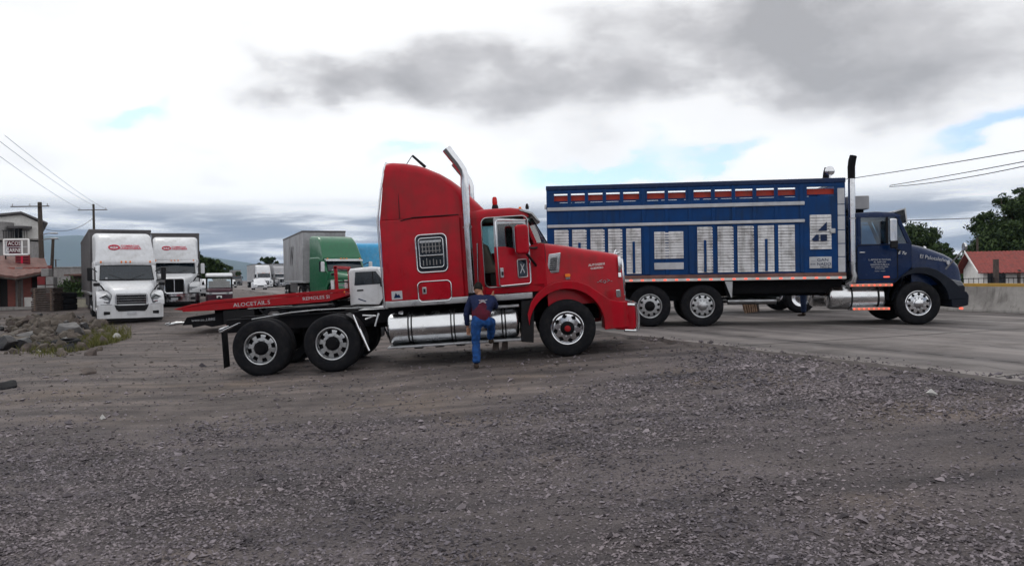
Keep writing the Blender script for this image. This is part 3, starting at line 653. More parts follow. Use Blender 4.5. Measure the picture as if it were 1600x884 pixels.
# ------------------------------------------------------------------ red tractor unit
def red_tractor():
    T = thing('semi_tractor', 'red long-nose semi tractor without trailer, driver door open, parked on gravel', 'truck', (-4.673, 16.02, -.112), (radians(1.2), radians(-2.85), 0))
    P = lambda name, vf, m, **k: mk(name, vf[0], vf[1], m, T, **k)
    HW = 1.05
    # chassis
    for s in (-1, 1):
        P('frame_rail', box(-.85, 6.3, s * .42 - .04, s * .42 + .04, .80, 1.06), 'black_frame', bevel=.01, seg=1)
    g = G()
    for x in (-.8, .67, 2.0, 3.0, 4.3): g.box(x - .05, x + .05, -.40, .40, .84, 1.02)
    g.mk('cross_member', 'black_frame', T)
    for x in (0, 1.33):
        G().tube([(x, -.98, .53), (x, .98, .53)], .075, n=12).lathe([(0, -.22), (.17, -.16), (.2, 0), (.17, .16), (0, .22)], c=(x, 0, .53), n=14).mk('axle', 'black_frame', T)
        for s in (-1, 1):
            G().box(x - .28, x + .34, s * .42 - .045, s * .42 + .045, .62, .68).lathe([(0, .66), (.12, .66), (.13, .74), (.12, .84), (0, .84)], c=(x + .3, s * .42, 0), axis='z', n=12).mk('air_spring', 'black_frame', T)
            G().tube([(x - .15, s * .5, .5), (x - .2, s * .5, 1.0)], .03).mk('shock_absorber', 'black_plastic', T)
    G().tube([(5.72, -.95, .5), (5.72, .95, .5)], .06, n=10).mk('axle', 'black_frame', T)
    G().tube([(1.5, 0, .72), (4.6, 0, .85)], .06, n=10).mk('driveshaft', 'black_frame', T)
    # fifth wheel
    pl = [(.05, -.45), (.3, -.12), (.42, -.12), (.42, .12), (.3, .12), (.05, .45), (.95, .46), (1.1, .3), (1.1, -.3), (.95, -.46)]
    v, f = zprism(pl, 1.17, 1.215); P('fifth_wheel', (v, f), 'black_frame', bevel=.01, seg=1)
    for s in (-1, 1): G().box(.45, .75, s * .39 - .06, s * .39 + .06, 1.07, 1.17).box(.2, 1.3, s * .45 - .08, s * .45 + .05, 1.055, 1.08).mk('fifth_wheel_mount', 'black_frame', T)
    P('deck_plate', box(1.75, 2.38, -.5, .5, 1.07, 1.085), 'steel', bevel=.004, seg=1)
    # rear wheels
    for x in (0.02, 1.35):
        wheel(T, x, -1.22, -1, kind='drive', dual=True); wheel(T, x, 1.22, 1, kind='drive', dual=True)
    wheel(T, 5.72, -1.19, -1, kind='steer', rimm='chrome', hubm='red_dull', steer=radians(-1.5)); wheel(T, 5.72, 1.19, 1, kind='steer', rimm='chrome', hubm='red_dull')
    # mudflaps and fender bars
    for s in (-1, 1):
        P('mudflap', box(-.70, -.685, s * 1.16 - .3 * (s > 0) , s * 1.16 + .3 * (s < 0), .20, .92), 'rubber', bevel=.004, seg=1)
        G().tube([(-.72, s * .45, .95), (-.72, s * 1.2, .92)], .022).mk('flap_hanger', 'chrome', T)
        v, f = prism([(-.72, .87), (-.36, 1.02), (-.34, 1.04), (-.73, .90)], s * .9 - .32 * (s > 0) + 0, s * .9 + .32 * (s < 0)); 
        P('fender_bar', prism([(-.70, .86), (-.36, 1.0), (-.345, 1.03), (-.715, .89)], min(s * 1.22, s * 1.1), max(s * 1.22, s * 1.1)), 'chrome', bevel=.006, seg=1)
        # quarter fender ahead of the tandem
        pts = [(1.35 + .60 * cos(a), .53 + .60 * sin(a)) for a in [radians(d) for d in range(62, -12, -8)]]
        pr = pts + [(1.35 + .585 * cos(a), .53 + .585 * sin(a)) for a in [radians(d) for d in range(-10, 63, 8)]]
        P('quarter_fender', prism(pr, min(s * 1.2, s * .75), max(s * 1.2, s * .75)), 'black_plastic')
        G().tube([(1.78, s * 1.215, 1.04), (1.86, s * 1.215, .80), (1.96, s * 1.215, .55), (2.03, s * 1.215, .36)], .026).mk('fender_trim', 'chrome', T)
    for x0, z0, x1, z1 in ((1.9, 1.0, 2.15, .97), (1.95, .92, 2.12, .98), (2.12, .78, 2.2, 1.02)):
        G().tube([(x0, -.95, z0), (x1, -.9, z1)], .018).mk('hanger_rod', 'steel', T)
    hs = G()
    for k in range(3):
        hs.tube([(2.35, -.15 + .15 * k, 1.5), (2.1, -.2 + .15 * k, 1.13), (1.6, -.25 + .2 * k, 1.12 + .02 * k), (1.2, -.45 + .3 * k, 1.12)], .014, n=6)
    hs.mk('air_hose', 'black_plastic', T)
    G().tube([(-.2, -.9, 1.06), (.4, -.55, 1.12), (.9, -.5, 1.14), (1.8, -.55, 1.13), (2.4, -.6, 1.10)], .012, n=6).mk('cable', 'steel', T)
    for s in (-1, 1): P('tail_lamp', box(-.89, -.85, s * .3 - .07, s * .3 + .07, .84, .96), 'red_lens', bevel=.01)
    # sleeper box
    secs = [rsec(2.40, HW - .03, 1.24, 2.76, .06), rsec(2.36, HW - .01, 1.24, 2.76, .05), rsec(2.42, HW, 1.24, 2.76, .05), rsec(3.84, HW, 1.24, 2.76, .05), rsec(3.87, HW - .03, 1.24, 2.76, .06)]
    P('sleeper', loft(secs), 'red_paint', smooth=30)
    curve = [(2.37, 3.80), (2.46, 3.82), (2.60, 3.825), (2.87, 3.80), (3.10, 3.75), (3.24, 3.705), (3.53, 3.565), (3.72, 3.44), (3.86, 3.325), (4.02, 3.17), (4.17, 3.01), (4.30, 2.86), (4.36, 2.80)]
    secs = []
    for i, (x, zt) in enumerate(curve):
        u = i / (len(curve) - 1); w = 1.03 - .16 * u * u
        xx = x if i > 3 else x - (.0)
        p = rsec(x, w, 2.755, max(zt, 2.78), .16 + .1 * u, 6, wb=min(HW - .01, w + .05))
        if i < 4: p = [(a + (.15 - .05 * i) * max(0, (c - 2.755)) / 1.05, b, c) for a, b, c in p]
        secs.append(p)
    P('roof_fairing', loft(secs), 'red_paint', smooth=50)
    G().tube([(2.345, -HW - .005, 1.1), (2.335, -HW - .006, 2.0), (2.325, -HW - .004, 2.77), (2.42, -1.05, 3.3), (2.515, -1.0, 3.74), (2.53, -.88, 3.825), (2.53, .88, 3.825)], .022).mk('edge_trim', 'chrome', T)
    G().tube([(2.75, -HW - .004, 2.72), (3.0, -HW - .004, 2.765), (3.84, -HW - .004, 2.765)], .010, n=6).mk('seam', 'black_plastic', T)
    G().tube([(2.74, -HW - .003, 2.76), (2.74, -1.03, 3.2), (2.76, -1.0, 3.62)], .006, n=5).mk('seam', 'black_plastic', T)
    G().tube([(5.405, -.985, 1.30), (5.405, -.985, 2.02), (5.40, -.9, 2.12)], .007, n=5).mk('seam', 'black_plastic', T)
    for z in (1.30, 2.70):
        for k in range(14): G().lathe([(0, -.005), (.010, -.003), (.012, .002)], c=(2.46 + k * .104, -HW, z), axis='y', n=6).mk('rivet', 'red_paint', T)
    # antenna folded on the roof
    G().tube([(2.98, -.4, 4.0), (3.22, -.4, 3.76)], [.022, .03]).tube([(2.97, -.4, 3.99), (2.85, -.4, 3.83)], .008, n=5).tube([(2.82, -.4, 3.825), (3.22, -.4, 3.735)], .01, n=5).mk('antenna', 'black_plastic', T)
    # skirt under sleeper and cab
    P('skirt_trim', box(2.37, 5.12, -HW - .012, -HW + .05, 1.115, 1.235), 'steel', bevel=.015)
    P('skirt_trim', box(2.37, 5.12, HW - .05, HW + .012, 1.115, 1.235), 'steel', bevel=.015)
    P('floor_pan', box(2.40, 5.3, -HW + .06, HW - .06, 1.09, 1.23), 'black_frame')
    # sleeper window with bars and sheets of print behind the glass
    wn = rpanel('sleeper_window', T, 3.29, 2.08, .54, .66, .06, -HW - .012, -HW + .02, 'dark_glass')
    chrome_frame('window_frame', wn, 3.29, 2.08, .57, .70, .09, -HW - .013, .013)
    chrome_frame('window_frame', wn, 3.285, 2.09, .45, .55, .05, -HW - .016, .010)
    G().tube([(3.06, -HW - .022, 2.04), (3.51, -HW - .022, 2.04)], .012, n=6).mk('window_bar', 'chrome', wn)
    for k in range(6):                               # strips and grid hanging behind the glass
        x = 3.11 + k * .065 + random.uniform(-.01, .01)
        P('paper_strip', box(x, x + .016, -HW - .016, -HW - .0135, 1.84 + random.uniform(0, .04), 2.0 - random.uniform(0, .05)), 'wall_grey', smooth=0).parent = wn
        P('paper_strip', box(x, x + .014, -HW - .016, -HW - .0135, 2.08 + random.uniform(0, .04), 2.30), 'wall_grey', smooth=0).parent = wn
    for z in (2.12, 2.2): P('paper_strip', box(3.1, 3.47, -HW - .019, -HW - .0165, z, z + .012), 'wall_grey', smooth=0).parent = wn
    P('paper_strip', box(3.08, 3.48, -HW - .016, -HW - .0135, 2.28, 2.325), 'sign_grey', smooth=0).parent = wn
    # luggage hatch
    ht = rpanel('luggage_hatch', T, 3.30, 1.37, .58, .34, .06, -HW - .012, -HW + .02, 'red_paint', bevel=.006, seg=1)
    chrome_frame('hatch_trim', ht, 3.30, 1.37, .62, .38, .08, -HW - .01, .011)
    P('latch', box(3.07, 3.15, -HW - .022, -HW - .008, 1.33, 1.46), 'steel', bevel=.012).parent = ht
    P('latch_grip', box(3.09, 3.13, -HW - .028, -HW - .02, 1.36, 1.43), 'black_plastic', bevel=.006, seg=1).parent = ht
    st = P('sticker', box(2.49, 2.69, -HW - .0045, -HW - .002, 1.26, 1.42), 'sign_grey', smooth=0)
    P('sticker_print', prism([(2.53, 1.29), (2.66, 1.29), (2.63, 1.36), (2.6, 1.34), (2.57, 1.39)], -HW - .0075, -HW - .005), 'blue_cab', smooth=0).parent = st
    # ---------------- cab shell with a real door opening on the near side
    CW = 1.02
    P('cab_floor', box(3.86, 5.3, -CW + .05, CW - .05, 1.24, 1.34), 'interior')
    roofs = [rsec(3.85, CW, 2.66, 2.80, .10), rsec(4.3, CW, 2.66, 2.84, .12), rsec(4.8, CW, 2.66, 2.84, .12), rsec(5.03, CW - .02, 2.66, 2.80, .11), rsec(5.14, CW - .06, 2.64, 2.70, .05)]
    P('cab_roof', loft(roofs), 'red_paint', smooth=50)
    for s in (-1, 1):
        y0, y1 = sorted((s * CW, s * (CW - .06)))
        xr = 4.24 if s < 0 else 3.98
        P('pillar', prism([(3.85, 1.24), (xr, 1.24), (xr + .02, 2.68), (3.85, 2.68)], y0, y1), 'red_paint', bevel=.012)
        if s > 0: P('sill', box(3.98, 4.24, y0, y1, 1.24, 1.39), 'red_paint')
        P('sill', box(4.24, 5.36, y0, y1, 1.24, 1.39), 'red_paint', bevel=.012)
        P('cowl_side', prism([(5.08, 1.37), (5.40, 1.28), (5.40, 2.12), (5.32, 2.14), (5.08, 2.10)], y0, y1), 'red_paint', bevel=.012)
        P('pillar', prism([(5.02, 2.68), (5.07, 2.68), (5.27, 2.13), (5.20, 2.12)], y0, y1), 'red_paint', bevel=.008, seg=1)
    # doorway chrome trim
    chrome_frame('doorway_trim', T, 4.68, 2.02, .86, 1.30, .10, -CW - .006, .012, 'steel')
    G().tube([(4.12, -CW - .03, 1.5), (4.15, -CW - .03, 2.2)], .012).tube([(4.12, -CW, 1.5), (4.12, -CW - .03, 1.5)], .01).tube([(4.15, -CW, 2.2), (4.15, -CW - .03, 2.2)], .01).mk('grab_handle', 'chrome', T)
    # far side closed door with see-through window
    fd = P('door', prism([(4.0, 1.39), (5.08, 1.39), (5.08, 2.02), (4.0, 2.02)], CW - .05, CW - .002), 'red_paint', bevel=.01, seg=1)
    P('window_frame', prism([(4.0, 2.02), (4.03, 2.02), (4.04, 2.60), (5.02, 2.60), (5.06, 2.02), (5.08, 2.02), (5.04, 2.66), (4.0, 2.66)], CW - .05, CW - .002), 'red_paint').parent = fd
    P('window_glass', prism([(4.03, 2.02), (5.05, 2.02), (5.02, 2.6), (4.04, 2.6)], CW - .03, CW - .022), 'glass').parent = fd
    # windshield, dash, seats, wheel
    v = [(5.08, -.99, 2.655), (5.17, -.75, 2.66), (5.22, 0, 2.665), (5.17, .75, 2.66), (5.08, .99, 2.655), (5.27, -.99, 2.13), (5.42, -.75, 2.135), (5.50, 0, 2.14), (5.42, .75, 2.135), (5.27, .99, 2.13)]
    P('windshield', (v, [(i, i + 1, i + 6, i + 5) for i in range(4)]), 'glass', smooth=60)
    G().tube([v[2], v[7]], .018, n=6).tube(v[5:], .02, n=6).mk('windshield_seal', 'black_plastic', T)
    P('dashboard', prism([(4.95, 1.75), (5.02, 2.08), (5.34, 2.12), (5.36, 1.35), (5.1, 1.35)], -CW + .07, CW - .07), 'interior', bevel=.03)
    P('firewall', box(5.30, 5.38, -CW + .06, CW - .06, 1.26, 2.12), 'interior')
    for s in (-1, 1):
        c_ = P('seat', prism([(4.3, 1.62), (4.82, 1.66), (4.83, 1.78), (4.42, 1.78), (4.30, 2.20), (4.16, 2.22), (4.18, 1.64)], s * .55 - .26, s * .55 + .26), 'seat_fabric', bevel=.05)
        P('seat_base', box(4.35, 4.75, s * .55 - .2, s * .55 + .2, 1.34, 1.62), 'interior').parent = c_
    tv, tf = closed_tube([(4.92 + .05 * sin(a), -.45 + .0 + .23 * cos(a), 2.03 + .22 * sin(a)) for a in [2 * pi * k / 20 for k in range(20)]], .016)
    mk('steering_wheel', tv, tf, 'black_plastic', T)
    # sun visor, beacon, marker lamps
    vv = []
    for y in (-1.0, -.5, 0, .5, 1.0):
        b = .05 * (1 - y * y); vv += [[(4.98 + b, y, 2.80), (5.22 + b, y, 2.72), (5.33 + b, y, 2.56), (5.30 + b, y, 2.56), (5.2 + b, y, 2.69), (4.98 + b, y, 2.77)]]
    P('sun_visor', loft(vv), 'steel', smooth=50)
    bz = sub('beacon', T, (4.52, -.62, 2.83))
    G().lathe([(0, 0), (.06, 0), (.065, .05), (.05, .10), (0, .10)], axis='z', n=14).mk('beacon_base', 'black_plastic', bz)
    G().lathe([(.045, .10), (.05, .14), (.045, .22), (.03, .25), (0, .255)], axis='z', n=14).mk('beacon_lens', 'red_lens', bz)
    G().lathe([(0, 2.80), (.03, 2.80), (.035, 2.84), (.02, 2.90), (0, 2.91)], c=(5.13, -.72, 0), axis='z', n=10).mk('marker_lamp', 'black_plastic', T)
    for y in (-.25, 0, .25): G().lathe([(0, 2.83), (.03, 2.83), (.025, 2.88), (0, 2.89)], c=(5.0, y, 0), axis='z', n=10).mk('marker_lamp', 'amber', T)
    # ---------------- open driver-side door, hinged at the front
    D = sub('door', T, (5.09, -CW - .005, 1.39), (0, 0, radians(44)))
    dp = lambda name, vf, m, **k: mk(name, vf[0], vf[1], m, D, **k)
    dp('door_panel', prism([(-.84, 0), (-.01, 0), (0, .60), (-.01, .68), (-.30, .66), (-.62, .72), (-.84, .72)], -.03, .03), 'red_paint', bevel=.012)
    dp('door_window_frame', prism([(-.84, .72), (-.78, .72), (-.77, 1.12), (-.12, 1.12), (-.03, .68), (0, .66), (-.05, 1.20), (-.82, 1.24)], -.028, .028), 'steel', bevel=.008, seg=1)
    dp('door_window_glass', prism([(-.78, .72), (-.62, .71), (-.30, .66), (-.04, .68), (-.13, 1.12), (-.77, 1.12)], -.006, .004), 'glass')
    v, f = closed_tube([(x, -.032, z) for x, z in rrect(-.42, .60, .80, 1.18, .05)], .014); dp('door_trim', (v, f), 'chrome')
    pw = dp('lower_window', prism(rrect(-.22, .30, .21, .30, .02), -.036, -.02), 'dark_glass')
    v, f = closed_tube([(x, -.037, z) for x, z in rrect(-.22, .30, .24, .33, .03)], .012); mk('lower_window_trim', v, f, 'steel', pw)
    mk('window_decal', *prism([(-.27, .38), (-.25, .39), (-.22, .33), (-.18, .38), (-.165, .37), (-.21, .31), (-.16, .22), (-.175, .21), (-.22, .29), (-.27, .21), (-.285, .22), (-.235, .31)], -.040, -.0375), 'sign_grey', pw, smooth=0)
    hd = dp('door_handle', box(-.79, -.71, -.055, -.03, .16, .34), 'steel', bevel=.012)
    mk('handle_grip', *box(-.77, -.73, -.07, -.055, .20, .27), 'black_plastic', hd, bevel=.006, seg=1)
    dp('door_liner', prism([(-.82, .03), (-.04, .03), (-.04, .60), (-.82, .68)], .031, .06), 'interior', bevel=.01, seg=1)
    # mirrors
    for s in (-1, 1):
        m_ = P('mirror', prism(rrect(4.98, 2.22, .25, .54, .07), s * 1.37 - .07, s * 1.37 + .07), 'red_paint', bevel=.045, seg=3)
        G().tube([(5.1, s * 1.35, 2.06), (5.2, s * 1.15, 2.05), (5.26, s * 1.0, 2.06)], .02).tube([(5.05, s * 1.36, 1.96), (5.18, s * 1.12, 1.78), (5.22, s * 1.0, 1.72)], .025).mk('mirror_arm', 'black_plastic', m_)
        mk('mirror_glass', *box(4.848, 4.853, s * 1.37 - .055, s * 1.37 + .055, 2.0, 2.44), 'chrome', m_)
    # ---------------- hood
    hs_ = []
    for x, w, zt, r in ((5.40, .98, 2.13, .18), (5.6, .95, 2.10, .20), (5.98, .89, 2.02, .20), (6.4, .82, 1.93, .20), (6.72, .77, 1.855, .18), (6.80, .755, 1.83, .16), (6.86, .72, 1.77, .12)):
        p = rsec(x, w, .95, zt, r, 6, wb=w + .06); hs_.append(p)
    P('hood', loft(hs_), 'red_paint', smooth=50)
    gr = P('grille', box(6.862, 6.885, -.55, .55, .98, 1.70), 'black_plastic')
    for k in range(9): mk('grille_bar', *box(6.885, 6.9, -.5 + k * .125 - .008, -.5 + k * .125 + .008, 1.0, 1.68), 'chrome', gr)
    v, f = closed_tube([(6.89, x, z) for x, z in rrect(0, 1.34, 1.14, .76, .10)], .035); mk('grille_surround', v, f, 'chrome', gr)
    G().tube([(6.84, 0, 1.85), (6.93, 0, 1.86)], .02).tube([(6.80, -.05, 1.83), (6.86, 0, 1.92), (6.80, .05, 1.83)], .014).mk('hood_ornament', 'chrome', T)
    for s in (-1, 1):
        # fender
        arch = [(5.72 + .70 * cos(a), .56 + .70 * sin(a)) for a in [radians(d) for d in range(-8, 176, 8)]]
        outer = [(5.02, .62), (5.00, .84), (5.08, 1.06), (5.20, 1.20), (5.36, 1.32), (5.55, 1.39), (5.74, 1.41), (5.95, 1.385), (6.15, 1.30), (6.36, 1.14), (6.55, 1.0), (6.72, .96), (6.86, .95), (6.86, .48), (6.43, .46)]
        P('fender', prism(outer + arch, min(s * 1.20, s * .60), max(s * 1.20, s * .60)), 'red_paint', bevel=.05, seg=3)
        # chrome air intake on the hood side
        ai = P('air_intake', prism([(5.47, 1.92), (5.70, 1.94), (5.645, 1.565), (5.41, 1.555)], min(s * .945, s * .99), max(s * .945, s * .99)), 'chrome', bevel=.012)
        mk('intake_grille', *prism([(5.50, 1.85), (5.63, 1.86), (5.595, 1.62), (5.46, 1.61)], min(s * .97, s * .994), max(s * .97, s * .994)), 'black_plastic', ai)
        for k in range(6):
            z = 1.64 + k * .038; mk('intake_louver', *box(5.475 + k * .005, 5.60 + k * .005, min(s * .985, s * .998), max(s * .985, s * .998), z, z + .012), 'chrome', ai)
        lp = P('turn_signal', prism(rrect(5.80, 1.50, .10, .06, .02), min(s * .92, s * 1.0), max(s * .92, s * 1.0)), 'amber', bevel=.01)
        mk('signal_base', *box(5.76, 5.84, min(s * .9, s * .97), max(s * .9, s * .97), 1.43, 1.47), 'chrome', lp)
        hl = P('headlamp', prism(rrect(6.70, 1.11, .08, .15, .02), min(s * .98, s * 1.17), max(s * .98, s * 1.17)), 'chrome', bevel=.015)
        mk('headlamp_lens', *box(6.742, 6.75, min(s * 1.0, s * 1.15), max(s * 1.0, s * 1.15), 1.05, 1.17), 'lamp_glass', hl)
        G().tube([(6.81, s * .765, 1.79), (6.815, s * .79, 1.6), (6.79, s * .79, 1.5)], [.035, .045, .02]).tube([(6.80, s * .775, 1.48), (6.80, s * .785, 1.40)], .035).mk('hood_latch', 'chrome', T)
        text('hood_emblem', '-<o>-', .13, 'chrome', T, (6.5, s * .846, 1.345), (pi / 2, 0, radians(9.5) if s < 0 else pi - radians(9.5)), .004)
        text('hood_lettering', 'AUTOSERVI', .062, 'sign_white', T, (6.37, s * .842, 1.665), (pi / 2, radians(-2), radians(9.5) if s < 0 else pi - radians(9.5)), .003)
        text('hood_lettering', 'GUERRERO', .05, 'sign_white', T, (6.37, s * .848, 1.60), (pi / 2, radians(-2), radians(9.5) if s < 0 else pi - radians(9.5)), .003)
    # bumper and guard
    P('bumper', prism([(6.60, .45), (6.60, .90), (6.95, .90), (7.0, .85), (7.0, .45), (6.9, .41)], -1.16, 1.16), 'red_paint', bevel=.03, seg=2)
    for y in (-1.1, -.85, .85, 1.1):
        G().tube([(7.04, y, .40), (7.06, y, .62), (7.05, y, .88)], .026).mk('guard_upright', 'chrome', T)
    for z in (.40, .88):
        G().tube([(6.78, -1.16, z + .02), (6.98, -1.14, z), (7.06, -.9, z), (7.06, .9, z), (6.98, 1.14, z), (6.78, 1.16, z + .02)], .028).mk('guard_rail', 'chrome', T)
    # exhaust stacks
    for s in (-1, 1):
        y = s * 1.10
        e = G().tube([(3.99, y, 1.30), (3.99, y, 3.30), (4.0, y, 3.46), (3.97, y, 3.58), (3.90, y, 3.70), (3.80, y, 3.84), (3.70, y, 3.99)], [.076, .076, .076, .077, .08, .085, .09], n=18, cap=False)
        st_ = e.mk('exhaust_stack', 'chrome', T, smooth=60)
        G().tube([(3.99, y, 1.0), (3.99, y, 1.32)], .07, n=14).mk('exhaust_elbow', 'black_frame', st_)
        v, f = tube([(3.79, y, 3.855), (3.705, y, 3.982)], [.078, .082], n=18, cap=False); mk('tip_lining', v, f, 'black_frame', st_)
        G().box(3.91, 4.07, min(y * .93, y * 1.0), max(y * .93, y * 1.0), 2.5, 2.54).box(3.95, 4.03, min(y * .9, y * 1.0), max(y * .9, y * 1.0), 1.7, 1.74).mk('stack_bracket', 'steel', st_)
        # dark gap panel between sleeper and cab
    P('cab_gap', box(3.84, 3.96, -CW + .03, CW - .03, 1.2, 2.74), 'black_plastic')
    # fuel tanks, straps, steps
    for s in (-1, 1):
        yc = s * .88; r = .295
        pr = [(0, 2.36), (.2, 2.37), (.265, 2.39), (r, 2.44), (r, 4.76), (.265, 4.81), (.2, 4.83), (0, 4.84)]
        tk = G().lathe(pr, c=(0, yc, .70), axis='x', n=44).mk('fuel_tank', 'alu_tank', T, smooth=45)
        for x in (2.77, 2.83, 3.57, 3.63, 4.52, 4.58):
            G().lathe([(r + .001, x - .012), (r + .008, x - .012), (r + .008, x + .012), (r + .001, x + .012)], c=(0, yc, .70), axis='x', n=40).mk('tank_strap', 'black_plastic', tk)
        G().lathe([(0, .985), (.06, .985), (.06, 1.03), (0, 1.03)], c=(2.62, yc - s * .02, 0), axis='z', n=14).mk('filler_cap', 'chrome', tk)
        P('step', box(2.38, 4.85, min(s * .82, s * 1.27), max(s * .82, s * 1.27), .365, .405), 'steel', bevel=.008, seg=1)
        P('step', box(4.40, 4.85, min(s * .95, s * 1.2), max(s * .95, s * 1.2), .985, 1.03), 'steel', bevel=.008, seg=1)
        P('step_box', prism([(4.85, .33), (4.90, 1.08), (5.14, 1.08), (5.08, .30)], min(s * .6, s * 1.14), max(s * .6, s * 1.14)), 'black_plastic', bevel=.01, seg=1)
        for x in (4.38, 4.55):
            P('hanging_bracket', prism([(x - .05, .37), (x + .05, .37), (x + .04, .19), (x - .09, .17)], s * .9 - .05, s * .9 + .05), 'wood_dark')
        for x in (2.9, 3.3, 3.7): P('tank_bracket', box(x - .08, x + .08, s * .75 - .1, s * .75 + .1, .30, .40), 'black_frame')
    P('engine', box(5.2, 6.4, -.38, .38, .62, 1.3), 'black_frame')
    P('transmission', box(4.3, 5.2, -.25, .25, .62, 1.0), 'black_frame')
    return T
red_tractor()
# ------------------------------------------------------------------ blue livestock truck standing across the road
def blue_truck():
    T = thing('stake_truck', 'dark blue livestock truck with white slatted panels standing across the road', 'truck', (3.573, 21.211, .33), (0, 0, radians(-6.8)))
    P = lambda name, vf, m, **k: mk(name, vf[0], vf[1], m, T, **k)
    for s in (-1, 1): P('frame_rail', box(-2.3, 7.1, s * .42 - .04, s * .42 + .04, .72, 1.0), 'black_frame', bevel=.01, seg=1)
    g = G()
    for x in (-2.2, -.6, .65, 2, 3.4, 4.6): g.box(x - .05, x + .05, -.4, .4, .75, .95)
    g.mk('cross_member', 'black_frame', T)
    for x in (0, 1.3):
        G().tube([(x, -.98, .52), (x, .98, .52)], .075, n=12).lathe([(0, -.22), (.17, -.16), (.2, 0), (.17, .16), (0, .22)], c=(x, 0, .52), n=14).mk('axle', 'black_frame', T)
    for s in (-1, 1): G().box(-.5, 1.8, s * .48 - .05, s * .48 + .05, .62, .74).mk('leaf_spring', 'black_frame', T)
    G().tube([(6.4, -.95, .48), (6.4, .95, .48)], .06, n=10).mk('axle', 'black_frame', T)
    G().tube([(1.3, 0, .6), (2.2, 0, .62), (3.4, 0, .66)], .085, n=12).mk('driveshaft', 'steel', T)
    G().tube([(2.0, -.55, .60), (3.2, -.55, .60)], .09, n=12).mk('air_tank', 'steel', T)
    P('underbody_skirt', box(1.95, 4.7, -.95, .95, .80, 1.16), 'black_frame')
    P('underbody_skirt', box(-2.4, 1.9, -.7, .7, .95, 1.14), 'black_frame')
    for x in (0.01, 1.30):
        wheel(T, x, -1.2, -1, r=.52, kind='plain', dual=True, hubm='black_frame' if x < 1 else 'steel'); wheel(T, x, 1.2, 1, r=.52, kind='plain', dual=True)
    wheel(T, 6.40, -1.2, -1, r=.52, kind='plain', rimm='chrome', hubm='chrome'); wheel(T, 6.40, 1.2, 1, r=.52, kind='plain', rimm='chrome', hubm='chrome')
    P('mudflap', prism([(1.84, 1.12), (2.04, 1.12), (2.02, .70), (1.99, .70)], -1.22, -.62), 'steel', bevel=.008, seg=1)
    P('mudflap', prism([(1.84, 1.12), (2.04, 1.12), (2.02, .70), (1.99, .70)], .62, 1.22), 'steel', bevel=.008, seg=1)
    # ---------------- body
    X0, X1, B, ZB, ZT = -2.54, 4.72, 1.25, 1.26, 3.58
    P('bed_floor', box(X0, X1, -B + .02, B - .02, 1.12, 1.25), 'wood_dark', bevel=.01, seg=1)
    for s in (-1, 1):
        rb = P('marker_rail', box(X0, X1, min(s * (B - .01), s * (B + .02)), max(s * (B - .01), s * (B + .02)), 1.135, 1.20), 'reflect_white', bevel=.004, seg=1)
        P('deck_edge', box(X0, X1, min(s * (B - .05), s * (B + .012)), max(s * (B - .05), s * (B + .012)), 1.205, 1.29), 'roof_rust', bevel=.006, seg=1)
        for k in range(26):
            x = X0 + .14 + k * .279
            mk('marker_lamp', *box(x - .035, x + .035, min(s * (B + .02), s * (B + .03)), max(s * (B + .02), s * (B + .03)), 1.15, 1.19), 'lit_red', rb)
    px = lambda p: -2.36 + (p - 863) * .015545
    holes = [(863.8, 886.4), (891, 914), (919, 942.6), (948, 970), (975.6, 1000.7), (1013.5, 1041), (1046.5, 1074), (1086.8, 1113.7), (1119.8, 1145.7), (1151, 1178), (1183.6, 1211), (1216.4, 1243.4), (1260.8, 1302)]
    holes = [(px(a), px(b)) for a, b in holes]
    HZ0, HZ1 = 3.15, 3.38
    for s in (-1, 1):
        y0, y1 = sorted((s * B, s * (B - .05)))
        P('side_wall', box(X0, X1, y0, y1, ZB + .035, HZ0), 'blue_paint', bevel=.006, seg=1)
        P('top_rail', box(X0 - .01, X1 + .01, min(s * (B + .015), s * (B - .065)), max(s * (B + .015), s * (B - .065)), 3.47, 3.585), 'blue_cab', bevel=.012)
        P('upper_rail', box(X0, X1, y0, y1, HZ1, 3.47), 'blue_paint', bevel=.006, seg=1)
        xs_ = [X0] + [v for h in holes for v in h] + [X1]
        for i in range(0, len(xs_), 2):
            P('slot_post', box(xs_[i], xs_[i + 1], y0 + .002, y1 - .002, HZ0 + .0, HZ1), 'blue_paint', bevel=.004, seg=1)
        # red boards inside, with daylight above and below
        yy = s * (B - .13); bounds = [(-2.5, -.1), (-.06, 1.08), (1.12, 3.62), (3.66, 4.6)]
        for a, b in bounds: P('red_board', box(a, b, yy - .012, yy + .012, 3.205, 3.325 + (.012 if s < 0 else 0)), 'red_panel', bevel=.004, seg=1)
        # ribs across the plain blue band
        for i, h in enumerate(holes[:-1]):
            xm = (h[1] + holes[i + 1][0]) / 2
            P('rib', box(xm - .045, xm + .045, min(s * B, s * (B + .02)), max(s * B, s * (B + .02)), 1.31, 3.46), 'blue_paint', bevel=.006, seg=1)
        # white rub strips
        for za, zb in ((2.945, 3.035), (2.525, 2.60)):
            P('rub_strip', box(X0 + .02, 3.76, min(s * (B + .012), s * (B + .045)), max(s * (B + .012), s * (B + .045)), za, zb), 'sign_grey', bevel=.010, seg=1)
        # white louvred panels
        panels = [(-2.35, -1.99), (-1.90, -1.54), (-1.44, -1.09), (-1.0, -.65), (-.55, -.19), (1.19, 1.56), (1.68, 2.06), (2.16, 2.55), (2.65, 3.03), (3.13, 3.52)]
